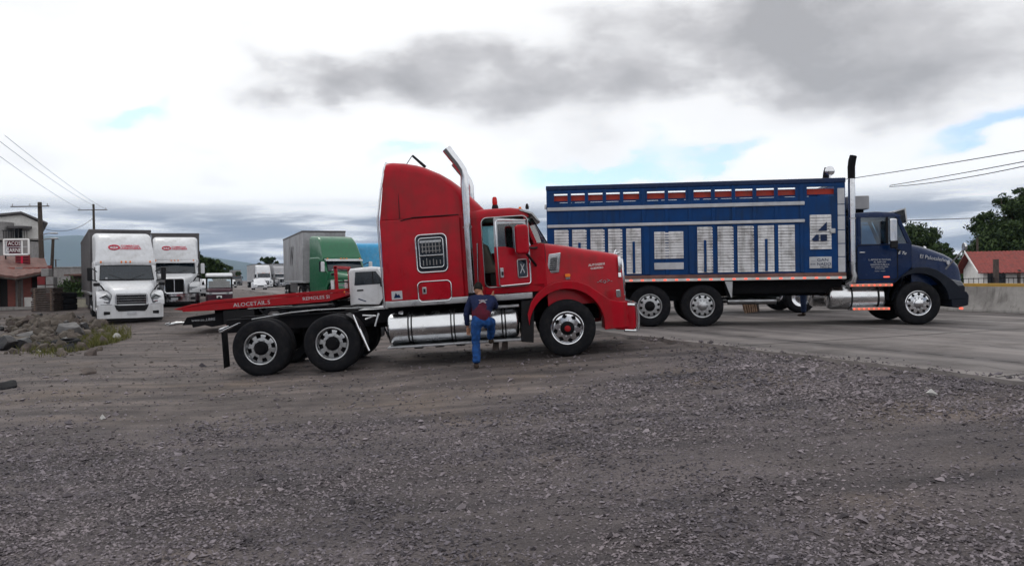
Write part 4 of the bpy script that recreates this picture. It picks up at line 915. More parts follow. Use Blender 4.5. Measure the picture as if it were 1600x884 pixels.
        def louvres(a, b, z0, z1):
            n = max(3, int(round((z1 - z0) / .07))); g = G(); hgt = (z1 - z0) / n
            for k in range(n):
                zc = z0 + k * hgt
                g.prism([(0, 0)] * 3, 0, 0) if False else None
                jit = random.uniform(-.003, .003); o0, o1 = s * (B + .004), s * (B + .03 + jit)
                v = [(a, o1, zc + .003), (b, o1, zc + .003), (b, o1 * .994, zc + hgt * .70), (a, o1 * .994, zc + hgt * .70), (a, o0, zc), (b, o0, zc), (b, o0, zc + hgt), (a, o0, zc + hgt)]
                g.add((v, [(0, 1, 2, 3), (4, 5, 1, 0), (3, 2, 6, 7), (0, 3, 7, 4), (1, 5, 6, 2)]))
            return g.mk('louvre_panel', 'slat_white', T, smooth=25)
        for i, (a, b) in enumerate(panels):
            pn = louvres(a, b, 1.335, 2.47)
            if i in (1, 4, 5, 8):
                xm = (a + b) / 2; mk('slot_bar', *box(xm - .032, xm + .032, min(s * (B + .025), s * (B + .048)), max(s * (B + .025), s * (B + .048)), 1.35, 2.14), 'blue_paint', pn, bevel=.006, seg=1)
        louvres(.14, .85, 1.70, 2.37); P('louvre_panel', box(.13, .85, min(s * (B + .005), s * (B + .028)), max(s * (B + .005), s * (B + .028)), 1.43, 1.60), 'sign_grey', bevel=.006, seg=1)
        # framed blue door round the middle panel
        for a, b in ((-.12, .02), (.98, 1.12)):
            P('door_post', box(a, b, min(s * (B + .002), s * (B + .034)), max(s * (B + .002), s * (B + .034)), 1.31, 2.5), 'blue_paint', bevel=.008, seg=1)
        # numbered hatch and notice near the cab
        hp = louvres(3.88, 4.38, 1.86, 2.70)
        if s < 0:
            mk('numeral', *prism([(4.06, 2.31), (4.27, 2.31), (4.27, 2.52)], -B - .05, -B - .032), 'blue_cab', hp, smooth=0)
            mk('numeral', *prism([(3.91, 2.10), (3.96, 2.06), (4.08, 2.06), (4.08, 2.22), (4.02, 2.22)], -B - .05, -B - .032), 'blue_cab', hp, smooth=0)
            mk('numeral', *box(4.12, 4.27, -B - .05, -B - .032, 2.06, 2.22), 'blue_cab', hp, smooth=0)
            mk('hasp', *box(4.34, 4.47, -B - .06, -B - .03, 2.24, 2.36), 'steel', hp, bevel=.01, seg=1)
            nb = P('notice_board', box(3.86, 4.38, -B - .018, -B - .002, 1.40, 1.68), 'sign_grey', bevel=.004, seg=1)
            text('notice_text', '.... GAN', .10, 'blue_cab', nb, (4.10, -B - .022, 1.60), sx=1.25); text('notice_text', '== NADO', .10, 'blue_cab', nb, (4.12, -B - .022, 1.50), sx=1.1)
            text('notice_text', 'NO 2', .07, 'blue_cab', nb, (4.22, -B - .022, 1.43), sx=1.3)
        # stacked white plates on the front corner post
        z = 1.30
        for h in (.38, .32, .33, .35, .27, .40):
            P('corner_plate', box(4.535, 4.70, min(s * B, s * (B + .02)), max(s * B, s * (B + .02)), z, z + h - .018), 'sign_grey', bevel=.005, seg=1); z += h
    P('front_wall', box(X1 - .05, X1, -B + .05, B - .05, 1.27, 3.50), 'blue_paint')
    P('rear_gate', box(X0, X0 + .05, -B + .05, B - .05, 1.27, 2.7), 'blue_paint')
    P('roof_bar', box(X0, X0 + .06, -B + .065, B - .065, 3.48, 3.57), 'blue_cab')
    P('roof_bar', box(X1 - .06, X1, -B + .065, B - .065, 3.505, 3.57), 'blue_cab')
    P('hinge', box(X0 - .05, X0, -B - .01, -B + .04, 3.0, 3.12), 'steel', bevel=.008, seg=1)
    # ---------------- cab
    CW = 1.06
    cb = [rsec(5.02, CW - .02, 1.0, 2.72, .10, 5), rsec(5.06, CW, 1.0, 2.74, .12, 5), rsec(5.5, CW, 1.0, 2.76, .12, 5), rsec(5.86, CW, 1.0, 2.74, .12, 5)]
    P('cab_roof', loft([rsec(x, w, 2.62, zt, .1) for x, w, zt in ((5.0, CW - .02, 2.72), (5.06, CW, 2.745), (5.5, CW, 2.765), (5.9, CW, 2.74), (6.08, CW - .06, 2.68))]), 'blue_cab', smooth=50)
    P('cab_back', box(5.0, 5.05, -CW, CW, 1.02, 2.66), 'blue_cab', bevel=.012)
    for s in (-1, 1):
        y0, y1 = sorted((s * CW, s * (CW - .055)))
        P('cab_side', prism([(5.05, 1.02), (5.98, 1.02), (6.10, 1.2), (6.31, 1.4), (6.31, 1.97), (5.05, 1.97)], y0, y1), 'blue_cab', bevel=.012)
        P('pillar', prism([(5.05, 1.97), (5.13, 1.97), (5.13, 2.64), (5.05, 2.64)], y0, y1), 'blue_cab', bevel=.008, seg=1)
        P('pillar', prism([(5.93, 2.64), (6.02, 2.64), (6.31, 1.97), (6.20, 1.97)], y0, y1), 'blue_cab', bevel=.008, seg=1)
        P('pillar', prism([(5.72, 1.97), (5.77, 1.97), (5.77, 2.64), (5.72, 2.64)], y0 + .004, y1 - .004), 'black_plastic', bevel=.006, seg=1)
        wv = P('door_window', prism([(5.13, 1.97), (5.72, 1.97), (5.72, 2.64), (5.13, 2.64)], min(s * (CW - .03), s * (CW - .022)), max(s * (CW - .03), s * (CW - .022))), 'glass_blue')
        P('quarter_window', prism([(5.77, 1.97), (6.2, 1.97), (5.93, 2.64), (5.77, 2.64)], min(s * (CW - .03), s * (CW - .022)), max(s * (CW - .03), s * (CW - .022))), 'glass_blue')
        dr = P('door', prism(rrect(5.50, 1.52, .92, .82, .07), min(s * (CW - .01), s * (CW + .010)), max(s * (CW - .01), s * (CW + .010))), 'blue_cab', bevel=.006, seg=1)
        v, f = closed_tube([(x, s * (CW + .004), z) for x, z in rrect(5.50, 1.52, .95, .85, .08)], .010); mk('door_seam', v, f, 'black_plastic', dr)
        G().tube([(6.315, s * 1.02, 1.3), (6.315, s * .99, 1.86)], .012, n=5).mk('seam', 'black_plastic', T)
        mk('door_handle', *box(5.08, 5.22, min(s * CW, s * (CW + .03)), max(s * CW, s * (CW + .03)), 1.755, 1.785), 'chrome', dr, bevel=.008, seg=1)
        if s < 0:
            yy = -CW - .0135
            for k, (tx, sz, zz) in enumerate((('L APOLF E-TOWAL', .062, 1.585), ('PL 7099 OM', .058, 1.525), ('SERVICIO PUBLICA', .056, 1.465), ('DE CARGA EN GRAL', .045, 1.41), ('RUTA 15 TEL', .042, 1.365), ('ooooo - ooooo', .04, 1.31))):
                text('door_lettering', tx, sz, 'sign_grey', dr, (5.56, yy, zz), sx=.95 if k else 1.0)
            text('cab_lettering', 'E Tu', .10, 'sign_white', T, (6.08, -CW - .006, 1.74), (pi / 2, radians(6), 0), shear=.3)
            P('side_lamp', box(5.64, 5.78, -CW - .03, -CW, 1.15, 1.18), 'lit_red', bevel=.006, seg=1)
        P('mirror', prism(rrect(5.77, 2.28, .17, .56, .04), s * 1.38 - .05, s * 1.38 + .05), 'chrome', bevel=.03, seg=2)
        P('mirror', prism(rrect(5.79, 1.95, .17, .20, .04), s * 1.38 - .05, s * 1.38 + .05), 'black_plastic', bevel=.03, seg=2)
        G().tube([(5.82, s * 1.38, 2.58), (6.0, s * 1.05, 2.55)], .014).tube([(5.82, s * 1.38, 1.84), (6.05, s * 1.05, 1.80)], .016).mk('mirror_arm', 'black_plastic', T)
        P('cab_step', box(4.80, 5.82, min(s * .9, s * 1.2), max(s * .9, s * 1.2), .93, 1.01), 'steel', bevel=.01, seg=1)
        P('cab_step', box(4.86, 5.74, min(s * .85, s * 1.22), max(s * .85, s * 1.22), .36, .44), 'steel', bevel=.01, seg=1)
        if s < 0:
            for z, xa, xb, n in ((.97, 4.86, 5.78, 8), (.40, 4.9, 5.7, 8)):
                ls = P('lamp_strip', box(xa - .03, xb + .03, -1.235 if z < .5 else -1.215, -1.21 if z < .5 else -1.195, z - .032, z + .032), 'lit_amber', bevel=.004, seg=1)
                for k in range(n):
                    x = xa + (xb - xa) * k / (n - 1); yq = -1.245 if z < .5 else -1.225
                    G().lathe([(0, 0), (.022, .002), (.022, .012)], c=(x, yq, z), axis='y', n=8).mk('strip_lamp', 'lit_red', ls)
        tk = G().lathe([(0, 4.34), (.2, 4.35), (.27, 4.38), (.30, 4.44), (.30, 5.62), (.27, 5.67), (.2, 5.69), (0, 5.7)], c=(0, s * .86, .68), axis='x', n=40).mk('fuel_tank', 'alu_tank', T, smooth=45)
        for x in (4.88, 5.5):
            G().lathe([(.301, x - .02), (.309, x - .02), (.309, x + .02), (.301, x + .02)], c=(0, s * .86, .68), axis='x', n=36).mk('tank_strap', 'black_plastic', tk)
    P('cab_lower', box(5.05, 6.2, -.9, .9, .8, 1.05), 'black_frame')
    P('windshield', ([(6.03, -.98, 2.64), (6.08, 0, 2.65), (6.03, .98, 2.64), (6.30, -1.0, 1.96), (6.40, 0, 1.97), (6.30, 1.0, 1.96)], [(0, 1, 4, 3), (1, 2, 5, 4)]), 'glass_blue', smooth=0)
    P('dashboard', box(5.95, 6.28, -.98, .98, 1.5, 1.95), 'interior')
    for s in (-1, 1): P('seat', prism([(5.15, 1.3), (5.65, 1.34), (5.66, 1.5), (5.32, 1.5), (5.22, 2.2), (5.10, 2.2)], s * .52 - .25, s * .52 + .25), 'interior', bevel=.04)
    vz = []
    for y in (-1.0, -.5, 0, .5, 1.0):
        b = .06 * (1 - y * y); vz.append([(5.92 + b, y, 2.76), (6.20 + b, y, 2.84), (6.24 + b, y, 2.48), (6.21 + b, y, 2.48), (6.17 + b, y, 2.80), (5.92 + b, y, 2.73)])
    P('sun_visor', loft(vz), 'steel', smooth=30)
    # hood and fenders
    hs_ = [rsec(x, w, .95, zt, r, 6, wb=w + .04) for x, w, zt, r in ((6.31, .98, 1.96, .16), (6.6, .93, 1.905, .20), (6.9, .86, 1.815, .22), (7.2, .79, 1.70, .2), (7.4, .74, 1.59, .2), (7.52, .70, 1.46, .16), (7.58, .66, 1.26, .12))]
    P('hood', loft(hs_), 'blue_cab', smooth=50)
    gl_ = P('grille', box(7.555, 7.585, -.42, .42, .78, 1.22), 'black_plastic', bevel=.01, seg=1)
    for k in range(5): mk('grille_bar', *box(7.585, 7.60, -.42, .42, .82 + k * .09, .84 + k * .09), 'chrome', gl_)
    text('hood_lettering', 'El Palotaleño', .13, 'sign_grey', T, (6.86, -.90, 1.60), (pi / 2, radians(9), radians(13)), .003, sx=1.05)
    sh_ = P('hood_shield', prism([(7.20, 1.53), (7.26, 1.55), (7.26, 1.46), (7.23, 1.43), (7.20, 1.46)], -.845, -.80), 'sign_grey', smooth=0)
    for s in (-1, 1):
        arch = [(6.40 + .70 * cos(a), .54 + .70 * sin(a)) for a in [radians(d) for d in range(4, 172, 8)]]
        outer = [(5.76, .60), (5.80, .80), (5.92, 1.02), (6.05, 1.19), (6.22, 1.32), (6.42, 1.385), (6.62, 1.385), (6.82, 1.32), (7.0, 1.20), (7.16, 1.08), (7.36, 1.02), (7.46, .90), (7.46, .62), (7.12, .60)]
        P('fender', prism(outer + arch, min(s * 1.2, s * .62), max(s * 1.2, s * .62)), 'fender_dark', bevel=.035, seg=2)
        P('headlamp', prism([(7.14, 1.09), (7.38, 1.03), (7.44, .93), (7.30, .92)], min(s * .9, s * 1.205), max(s * .9, s * 1.205)), 'lamp_glass', bevel=.01, seg=1)
        P('bumper_light', box(7.36, 7.42, min(s * 1.08, s * 1.19), max(s * 1.08, s * 1.19), .36, .41), 'lit_red', bevel=.01, seg=1)
        G().tube([(7.12, s * .95, 1.33), (7.40, s * 1.2, 1.76)], .018).mk('hood_mirror_arm', 'steel', T)
        G().lathe([(0, -.03), (.09, -.02), (.10, 0), (.09, .03), (0, .06)], c=(7.44, s * 1.22, 1.86), axis='x', n=18).mk('hood_mirror', 'chrome', T)
    P('bumper', prism([(7.16, .42), (7.14, .72), (7.50, .80), (7.56, .70), (7.54, .46), (7.3, .40)], -1.18, 1.18), 'fender_dark', bevel=.02, seg=1)
    P('engine', box(6.0, 7.2, -.38, .38, .62, 1.2), 'black_frame')
    # roof box behind the cab top and exhaust stacks
    P('roof_box', box(4.98, 5.50, -.55, .75, 2.86, 3.2), 'trailer_grey', bevel=.03, seg=2)
    P('roof_box_mount', box(5.06, 5.4, -.4, .6, 2.74, 2.87), 'black_frame')
    for s in (-1, 1):
        y = s * 1.14; x = 4.90
        st_ = G().tube([(x, y, 1.55), (x, y, 3.62)], .082, n=18, cap=False).mk('exhaust_stack', 'chrome', T, smooth=60)
        G().tube([(x, y, 3.56), (x, y, 3.85), (x + .02, y, 4.0), (x + .05, y, 4.12)], [.085, .088, .09, .085], n=16, cap=False).mk('stack_tip', 'black_frame', st_)
        G().tube([(x, y, 1.60), (x, y, 1.32), (x + .04, y, 1.2), (x + .02, y, 1.08), (x - .1, y * .9, 1.0)], .075, n=14).mk('exhaust_elbow', 'steel', st_)
        G().lathe([(.083, 2.58), (.09, 2.58), (.09, 2.62), (.083, 2.62)], c=(x, y, 0), axis='z', n=18).mk('stack_clamp', 'steel', st_)
    G().lathe([(0, -.02), (.10, -.02), (.13, .0), (.10, .02), (0, .02)], c=(4.86, .6, 3.98), axis='y', n=16).tube([(4.86, .6, 3.5), (4.86, .6, 3.95)], .02).mk('air_horn', 'chrome', T)
    return T
blue_truck()
# ------------------------------------------------------------------ highway tractor-trailers facing down the road
def simple_wheel(parent, x, yo, side, r=.5, width=.28, rimm='steel'):
    w = sub('wheel', parent, (x, yo, r)); sg = -side; k = r / .5
    G().lathe([(a * k, b * sg) for a, b in [(.29, .03), (.33, 0), (.44, -.004), (.485, .02), (.5, .05), (.5, width - .05), (.485, width - .02), (.44, width), (.29, width - .03)]], n=28).mk('tyre', 'rubber', w)
    G().lathe([(a * k, b * sg) for a, b in [(.29, width - .04), (.29, .03), (.26, .04), (.22, .06), (.12, .05), (.11, .0), (.07, -.02), (0, -.02)]], n=24).mk('rim', rimm, w)
    return w
def semi(name, label, loc, yaw, paint='white_paint', style='bars', trailer='trailer_grey', tlen=13.6, logo=None, detail=True, group=None, th=4.05, side_text=None, art=0.):
    T = thing(name, label, 'truck', loc, (0, 0, yaw), group)
    P = lambda n, vf, m, **k: mk(n, vf[0], vf[1], m, T, **k)
    turn = lambda q: (-6.0 + (q[0] + 6.0) * cos(art) - q[1] * sin(art), (q[0] + 6.0) * sin(art) + q[1] * cos(art), q[2])
    # chassis, wheels
    P('chassis', box(-6.9, -.6, -.45, .45, .62, .95), 'black_frame')
    for s in (-1, 1):
        simple_wheel(T, -1.30, s * 1.22, s, rimm='chrome')
        for x in (-5.3, -6.6): simple_wheel(T, x, s * 1.24, s, width=.5)
        if trailer:
            for x in (-5.9 - tlen + 1.2, -5.9 - tlen + 2.5):
                q = turn((x, s * 1.26, .5)); w_ = simple_wheel(T, x, s * 1.26, s, width=.5); w_.location = q; w_.rotation_euler = (0, 0, art)
    # bumper
    bz0, bz1 = (.22, .76) if style == 'bars' else (.28, .68)
    bm_ = loft([[(x, y * (1.22), z) for y, x in ((-1, -.55), (-.96, -.22), (-.75, -.06), (0, 0), (.75, -.06), (.96, -.22), (1, -.55))] for z in (bz0, bz0 + .06, bz1 - .04, bz1)])
    P('bumper', bm_, paint if style == 'bars' else 'chrome', smooth=40)
    P('lower_grille', box(-.06, .014, -.50, .50, .50, .73) if style == 'bars' else box(-.06, .012, -.3, .3, .40, .55), 'black_plastic', bevel=.01, seg=1)
    P('shade_valance', loft([[(x - .03, y * 1.2, z) for y, x in ((-1, -.55), (-.96, -.24), (-.75, -.08), (0, -.02), (.75, -.08), (.96, -.24), (1, -.55))] for z in (bz0 - .09, bz0 + .01)]), 'black_plastic', smooth=40)  # dark strip added to paint in the shading along the bumper's lower edge
    P('licence_plate', box(.012, .022, -.17, .17, .36, .48), 'sign_grey', bevel=.004, seg=1)
    for s in (-1, 1):
        P('fog_lamp', box(-.30, -.05, min(s * .76, s * 1.0), max(s * .76, s * 1.0), .37, .50), 'black_plastic', bevel=.01, seg=1)
        if style == 'bars': P('bumper_vent', xprism([(s * .48, .74), (s * .62, .74), (s * .54, .54), (s * .46, .56)], -.08, -.015), 'black_plastic')
    # hood
    if style == 'bars':
        hd = [rsec(x, w, .72, zt, r, 5, wb=w + .10) for x, w, zt, r in ((-.10, .60, 1.16, .16), (-.16, .68, 1.26, .18), (-.5, .80, 1.42, .22), (-1.2, .92, 1.58, .24), (-2.15, 1.04, 1.72, .22))]
    else:
        hd = [rsec(x, w, .72, zt, r, 5, wb=w + .05) for x, w, zt, r in ((-.12, .50, 1.48, .16), (-.2, .54, 1.52, .18), (-.6, .66, 1.58, .22), (-1.2, .84, 1.65, .24), (-2.15, 1.02, 1.76, .22))]
    P('hood', loft(hd), paint, smooth=50)
    # fenders
    for s in (-1, 1):
        arch = [(-1.30 + .62 * cos(a), .50 + .62 * sin(a)) for a in [radians(d) for d in range(2, 180, 11)]]
        out_ = [(-2.05, .55), (-2.0, 1.0), (-1.75, 1.22), (-1.3, 1.30), (-.8, 1.26), (-.45, 1.14), (-.25, .92), (-.22, .74), (-.66, .72)]
        P('fender', prism(out_ + arch, min(s * 1.23, s * .7), max(s * 1.23, s * .7)), paint, bevel=.06, seg=2)
        if style == 'bars':
            hl = P('headlamp', loft([[(-.20, s * .72, .80), (-.28, s * 1.14, .78), (-.42, s * 1.20, 1.0), (-.30, s * .86, 1.18), (-.2, s * .72, 1.02)], [(-.5, s * .72, .80), (-.5, s * 1.14, .78), (-.6, s * 1.18, 1.0), (-.5, s * .86, 1.16), (-.5, s * .72, 1.02)]]), 'lamp_glass', smooth=20)
            G().tube([(-.19, s * .76, .98), (-.27, s * .92, 1.12), (-.38, s * 1.15, 1.02)], .02, n=6).mk('lamp_brow', 'black_plastic', hl)
            mk('lamp_bulb', *box(-.26, -.215, min(s * .80, s * .98), max(s * .80, s * .98), .84, .93), 'chrome', hl, bevel=.02)
        else:
            P('headlamp', loft([[(-.21, s * .66, .86), (-.27, s * 1.10, .86), (-.32, s * 1.12, 1.02), (-.23, s * .70, 1.04)], [(-.5, s * .66, .86), (-.5, s * 1.10, .86), (-.5, s * 1.12, 1.02), (-.5, s * .70, 1.04)]]), 'lamp_glass', smooth=20)
        if detail:
            G().tube([(-.20, s * .70, .76), (-.22, s * .72, 1.16), (-.5, s * .84, 1.30), (-1.2, s * .97, 1.36), (-2.0, s * 1.10, 1.32)], .012, n=5).mk('seam', 'black_plastic', T)
            G().tube([(-.10, s * .5, bz1 + .005), (-.12, s * .8, bz1 + .005), (-.26, s * 1.17, bz1 + .005)], .012, n=5).mk('seam', 'black_plastic', T)
    # grille
    if style == 'bars':
        g = P('grille', prism([(-.13, .78), (-.085, .78), (-.07, .9), (-.085, 1.16), (-.13, 1.16)], -.54, .54), 'black_frame')
        for k in range(4):
            z = .84 + k * .095; mk('grille_bar', *box(-.09, -.045, -.56 + .012 * k, .56 - .012 * k, z, z + .02), 'chrome', g, bevel=.006, seg=1)
        v, f = closed_tube([(-.07, y, z) for y, z in rrect(0, .97, 1.16, .46, .08)], .013); mk('grille_surround', v, f, 'chrome', g)
    else:
        g = P('grille', box(-.14, -.085, -.44, .44, .76, 1.42), 'black_frame', bevel=.02)
        mk('grille_bar', *box(-.085, -.05, -.022, .022, .76, 1.44), 'chrome', g)
        for k in range(13): mk('grille_bar', *box(-.085, -.073, -.40 + k * .066 - .006, -.40 + k * .066 + .006, .78, 1.40), 'black_plastic', g)
        v, f = closed_tube([(-.08, y, z) for y, z in rrect(0, 1.09, .94, .74, .12)], .035); mk('grille_surround', v, f, 'chrome', g)
    # cab
    W1 = 1.16
    P('cab', loft([rsec(x, w, .85, zt, r, 5) for x, w, zt, r in ((-2.10, 1.10, 1.70, .08), (-2.2, W1, 1.76, .08), (-2.62, W1, 2.34, .12), (-2.72, W1 + .02, 2.44, .12), (-3.4, W1 + .04, 2.6, .1), (-4.9, W1 + .05, 2.6, .1))]), paint, smooth=45)
    ws = [(-2.165, -1.03, 1.73), (-2.09, 0, 1.74), (-2.165, 1.03, 1.73), (-2.60, -.98, 2.33), (-2.53, 0, 2.34), (-2.60, .98, 2.33)]
    off = [(x + .03, y, z + .022) for x, y, z in ws]
    wsd = P('windshield', (off, [(0, 1, 4, 3), (1, 2, 5, 4)]), 'dark_glass', smooth=60)
    tv, tf = closed_tube([off[0], off[1], off[2], off[5], off[4], off[3]], .022); mk('windshield_seal', tv, tf, 'black_plastic', wsd)
    if detail:
        for s in (-1, 1):
            G().tube([(-2.08, s * .15, 1.775), (-2.28, s * .7, 1.98)], .012, n=5).mk('wiper', 'black_plastic', wsd)
        mk('sticker', *box(-2.16, -2.15, -.82, -.74, 1.80, 1.86), 'sign_grey', wsd, smooth=0)
    for s in (-1, 1):
        P('door_window', prism([(-3.3, 1.75), (-2.45, 1.75), (-2.68, 2.30), (-3.3, 2.32)], min(s * (W1 - .02), s * (W1 + .035)), max(s * (W1 - .02), s * (W1 + .035))), 'dark_glass')
        m_ = P('mirror', box(-2.05, -1.90, min(s * 1.30, s * 1.50), max(s * 1.30, s * 1.50), 1.72, 2.28), 'white_paint' if style != 'bars' else 'black_plastic', bevel=.05, seg=2)
        G().tube([(-2.0, s * 1.32, 1.76), (-2.2, s * 1.12, 1.70)], .025, n=6).tube([(-2.0, s * 1.32, 2.24), (-2.4, s * 1.12, 2.1)], .02, n=6).mk('mirror_arm', 'black_plastic', m_)
        if detail:
            hm = G().tube([(-.95, s * .92, 1.32), (-.9, s * 1.05, 1.52), (-.82, s * 1.16, 1.56)], .03, n=7).mk('hood_mirror_arm', 'black_plastic', T)
            mk('hood_mirror', *box(-.88, -.76, s * 1.2 - .12, s * 1.2 + .12, 1.50, 1.64), 'black_plastic', hm, bevel=.04, seg=2)
        P('side_skirt', box(-4.9, -2.2, min(s * 1.12, s * 1.2), max(s * 1.12, s * 1.2), .42, .86), paint, bevel=.03)
    # roof fairing
    P('roof_fairing', loft([rsec(x, w, 2.40, zt, r, 5, wb=W1 + .02) for x, w, zt, r in ((-2.66, W1, 2.52, .08), (-2.75, W1, 2.62, .10), (-2.95, W1 - .02, 2.95, .16), (-3.2, W1 - .05, 3.34, .2), (-3.5, W1 - .06, 3.6, .22), (-3.9, W1 - .04, 3.76, .2), (-4.9, W1 + .02, 3.84, .2))]), paint, smooth=45)
    if style != 'bars':
        P('sun_visor', loft([[(-2.70, y, 2.46), (-2.34, y, 2.40), (-2.32, y, 2.32), (-2.36, y, 2.32), (-2.4, y, 2.37), (-2.7, y, 2.42)] for y in (-1.08, 0, 1.08)]), 'white_paint', smooth=20)
    for y in (-.95, -.17, 0, .17, .95):
        P('marker_lamp', box(-2.72, -2.62, y - .03, y + .03, 2.47, 2.56) if style == 'bars' else box(-2.5, -2.42, y - .04, y + .04, 2.43, 2.49), 'amber', bevel=.012, seg=1)
    if logo:                                         # red oval badge and two lines of lettering on the fairing front
        tilt = radians(-32); cx, cz = -3.058, 3.15
        L = sub('logo', T, (cx, 0, cz), (0, tilt, 0))
        ring = [(.0, -.42 + .20 * cos(a), .11 * sin(a)) for a in [2 * pi * k / 22 for k in range(22)]]
        v, f = closed_tube(ring, .028, 5); mk('badge_ring', v, f, 'sign_red', L)
        text('badge_number', '23', .17, 'sign_red', L, (.012, -.42, 0), (pi / 2, 0, pi / 2))
        text('logo_lettering', 'COMERCIAL', .13, 'sign_red', L, (.02, .22, .06), (pi / 2, 0, pi / 2), sx=1.05, bold=.003)
        text('logo_lettering', 'CARBONERA', .14, 'sign_red', L, (.02, .20, -.065), (pi / 2, 0, pi / 2), sx=1.05, bold=.003)
    if trailer:
        x0, x1 = -5.9 - tlen + .3, -5.6
        P = lambda n, vf, m, **k: mk(n, [turn(q) for q in vf[0]], vf[1], m, T, **k)
        P('trailer_box', box(x0, x1, -1.28, 1.28, 1.16, th), trailer, bevel=.03, seg=1)
        P('trailer_top_rail', box(x0 - .01, x1 + .012, -1.295, 1.295, th - .10, th + .012), 'trailer_dark', bevel=.012, seg=1)
        P('trailer_bottom_rail', box(x0, x1 + .01, -1.295, 1.295, 1.10, 1.22), 'steel', bevel=.012, seg=1)
        if detail:
            for s in (-1, 1):
                for k in range(12):
                    xx = x0 + (x1 - x0) * (k + .5) / 12; P('side_rib', box(xx - .02, xx + .02, min(s * 1.28, s * 1.292), max(s * 1.28, s * 1.292), 1.22, th - .1), trailer)
                P('landing_leg', box(x1 - 2.4, x1 - 2.25, s * .7 - .06, s * .7 + .06, .3, 1.12), 'black_frame')
                P('trailer_skirt', box(x0 + 3.8, x1 - 3.2, min(s * 1.2, s * 1.24), max(s * 1.2, s * 1.24), .5, 1.1), 'trailer_dark')
        P('trailer_frame', box(x0 + .3, x1 - 2.6, -.5, .5, .85, 1.1), 'black_frame')
        if side_text: text('trailer_lettering', side_text, 1.9, 'trailer_dark', T, turn((x0 + 5.2, -1.300, 2.75)), (pi / 2, 0, art), .002)
    return T
def yard(px, Y, z=None):
    p = at(px, 430, Y); return (p.x, Y, float(gz(p.x, Y)) if z is None else z)
FWD = lambda k: atan2(-1, k)                          # heading of a vehicle driving towards the viewer along direction (k,-1)
semi('semi_truck', 'white semi truck nearest the shop, red oval logo, chrome bar grille', yard(205, 31.9), FWD(.57), 'white_paint', 'bars', 'trailer_dark', logo=True)
semi('semi_truck', 'white semi truck with tall dark grille behind the nearer white one', yard(272, 41.2), FWD(.40), 'white_paint', 'tall', 'trailer_dark', logo=True, th=4.1)
g0 = Vector((-8.2, 43.2, .33))
semi('semi_truck', 'green semi truck pulling a grey box trailer at the road edge', tuple(g0), FWD(.62), 'green_paint', 'tall', 'trailer_grey', tlen=10.6, th=4.2, art=radians(-10), side_text='W')
d0 = road_pt(5.3, 130, .33)
semi('semi_truck', 'far white semi truck with container, alone on the distant road', tuple(d0), FWD(EK), 'white_paint', 'bars', 'trailer_grey', detail=False)
d1 = road_pt(9.4, 140, .33)
semi('semi_truck', 'far blue-grey trailer truck half hidden by the green truck trailer', tuple(d1), FWD(EK), 'trailer_grey', 'tall', 'trailer_grey', detail=False, th=4.3)
d2 = road_pt(3.2, 196, .33)
semi('semi_truck', 'farthest pale truck in the queue above the three-wheeled taxi', tuple(d2), FWD(EK), 'white_paint', 'tall', 'trailer_dark', detail=False)
d3 = road_pt(7.0, 205, .33)
semi('semi_truck', 'tiny dark-fronted truck between the farthest pale truck and the container truck', tuple(d3), FWD(EK), 'trailer_dark', 'bars', 'trailer_grey', detail=False)

# ------------------------------------------------------------------ cyan coach behind the green truck
def coach(loc, yaw):
    T = thing('coach_bus', 'bright blue bus behind the green truck, half hidden by the red cab', 'bus', loc, (0, 0, yaw)); P = lambda n, vf, m, **k: mk(n, vf[0], vf[1], m, T, **k)
    P('body', loft([rsec(x, w, .35, zt, .25, 5) for x, w, zt in ((0, 1.1, 3.3), (-.15, 1.22, 3.5), (-.6, 1.26, 3.62), (-10.8, 1.26, 3.62), (-11, 1.2, 3.5))]), 'cyan_paint', smooth=45)
    P('windshield', ([(.01, -1.05, 1.5), (.01, 1.05, 1.5), (-.03, 1.08, 2.75), (-.03, -1.08, 2.75)], [(0, 1, 2, 3)]), 'dark_glass')
    P('lower_panel', box(-.2, .03, -1.12, 1.12, .6, 1.4), 'green_paint', bevel=.04)
    for s in (-1, 1):
        for k in range(7): P('side_window', box(-10.4 + k * 1.45, -9.1 + k * 1.45, min(s * 1.25, s * 1.268), max(s * 1.25, s * 1.268), 1.9, 2.8), 'dark_glass', bevel=.005, seg=1)
        P('headlamp', box(-.05, .05, s * .85 - .15, s * .85 + .15, .75, .95), 'lamp_glass', bevel=.02)
        G().tube([(-.1, s * 1.2, 2.7), (.25, s * 1.35, 2.7), (.3, s * 1.38, 2.4)], .03, n=6).mk('mirror_arm', 'black_plastic', T)
        P('mirror', box(.22, .34, s * 1.38 - .12, s * 1.38 + .12, 2.05, 2.45), 'black_plastic', bevel=.04)
        for x in (-2.4, -8.2): simple_wheel(T, x, s * 1.25, s)
    P('roof_marking', box(-6, -1, -1.275, -1.262, 3.0, 3.2), 'sign_white')
coach(tuple(road_pt(2.9, 50.5, .33)), FWD(EK))

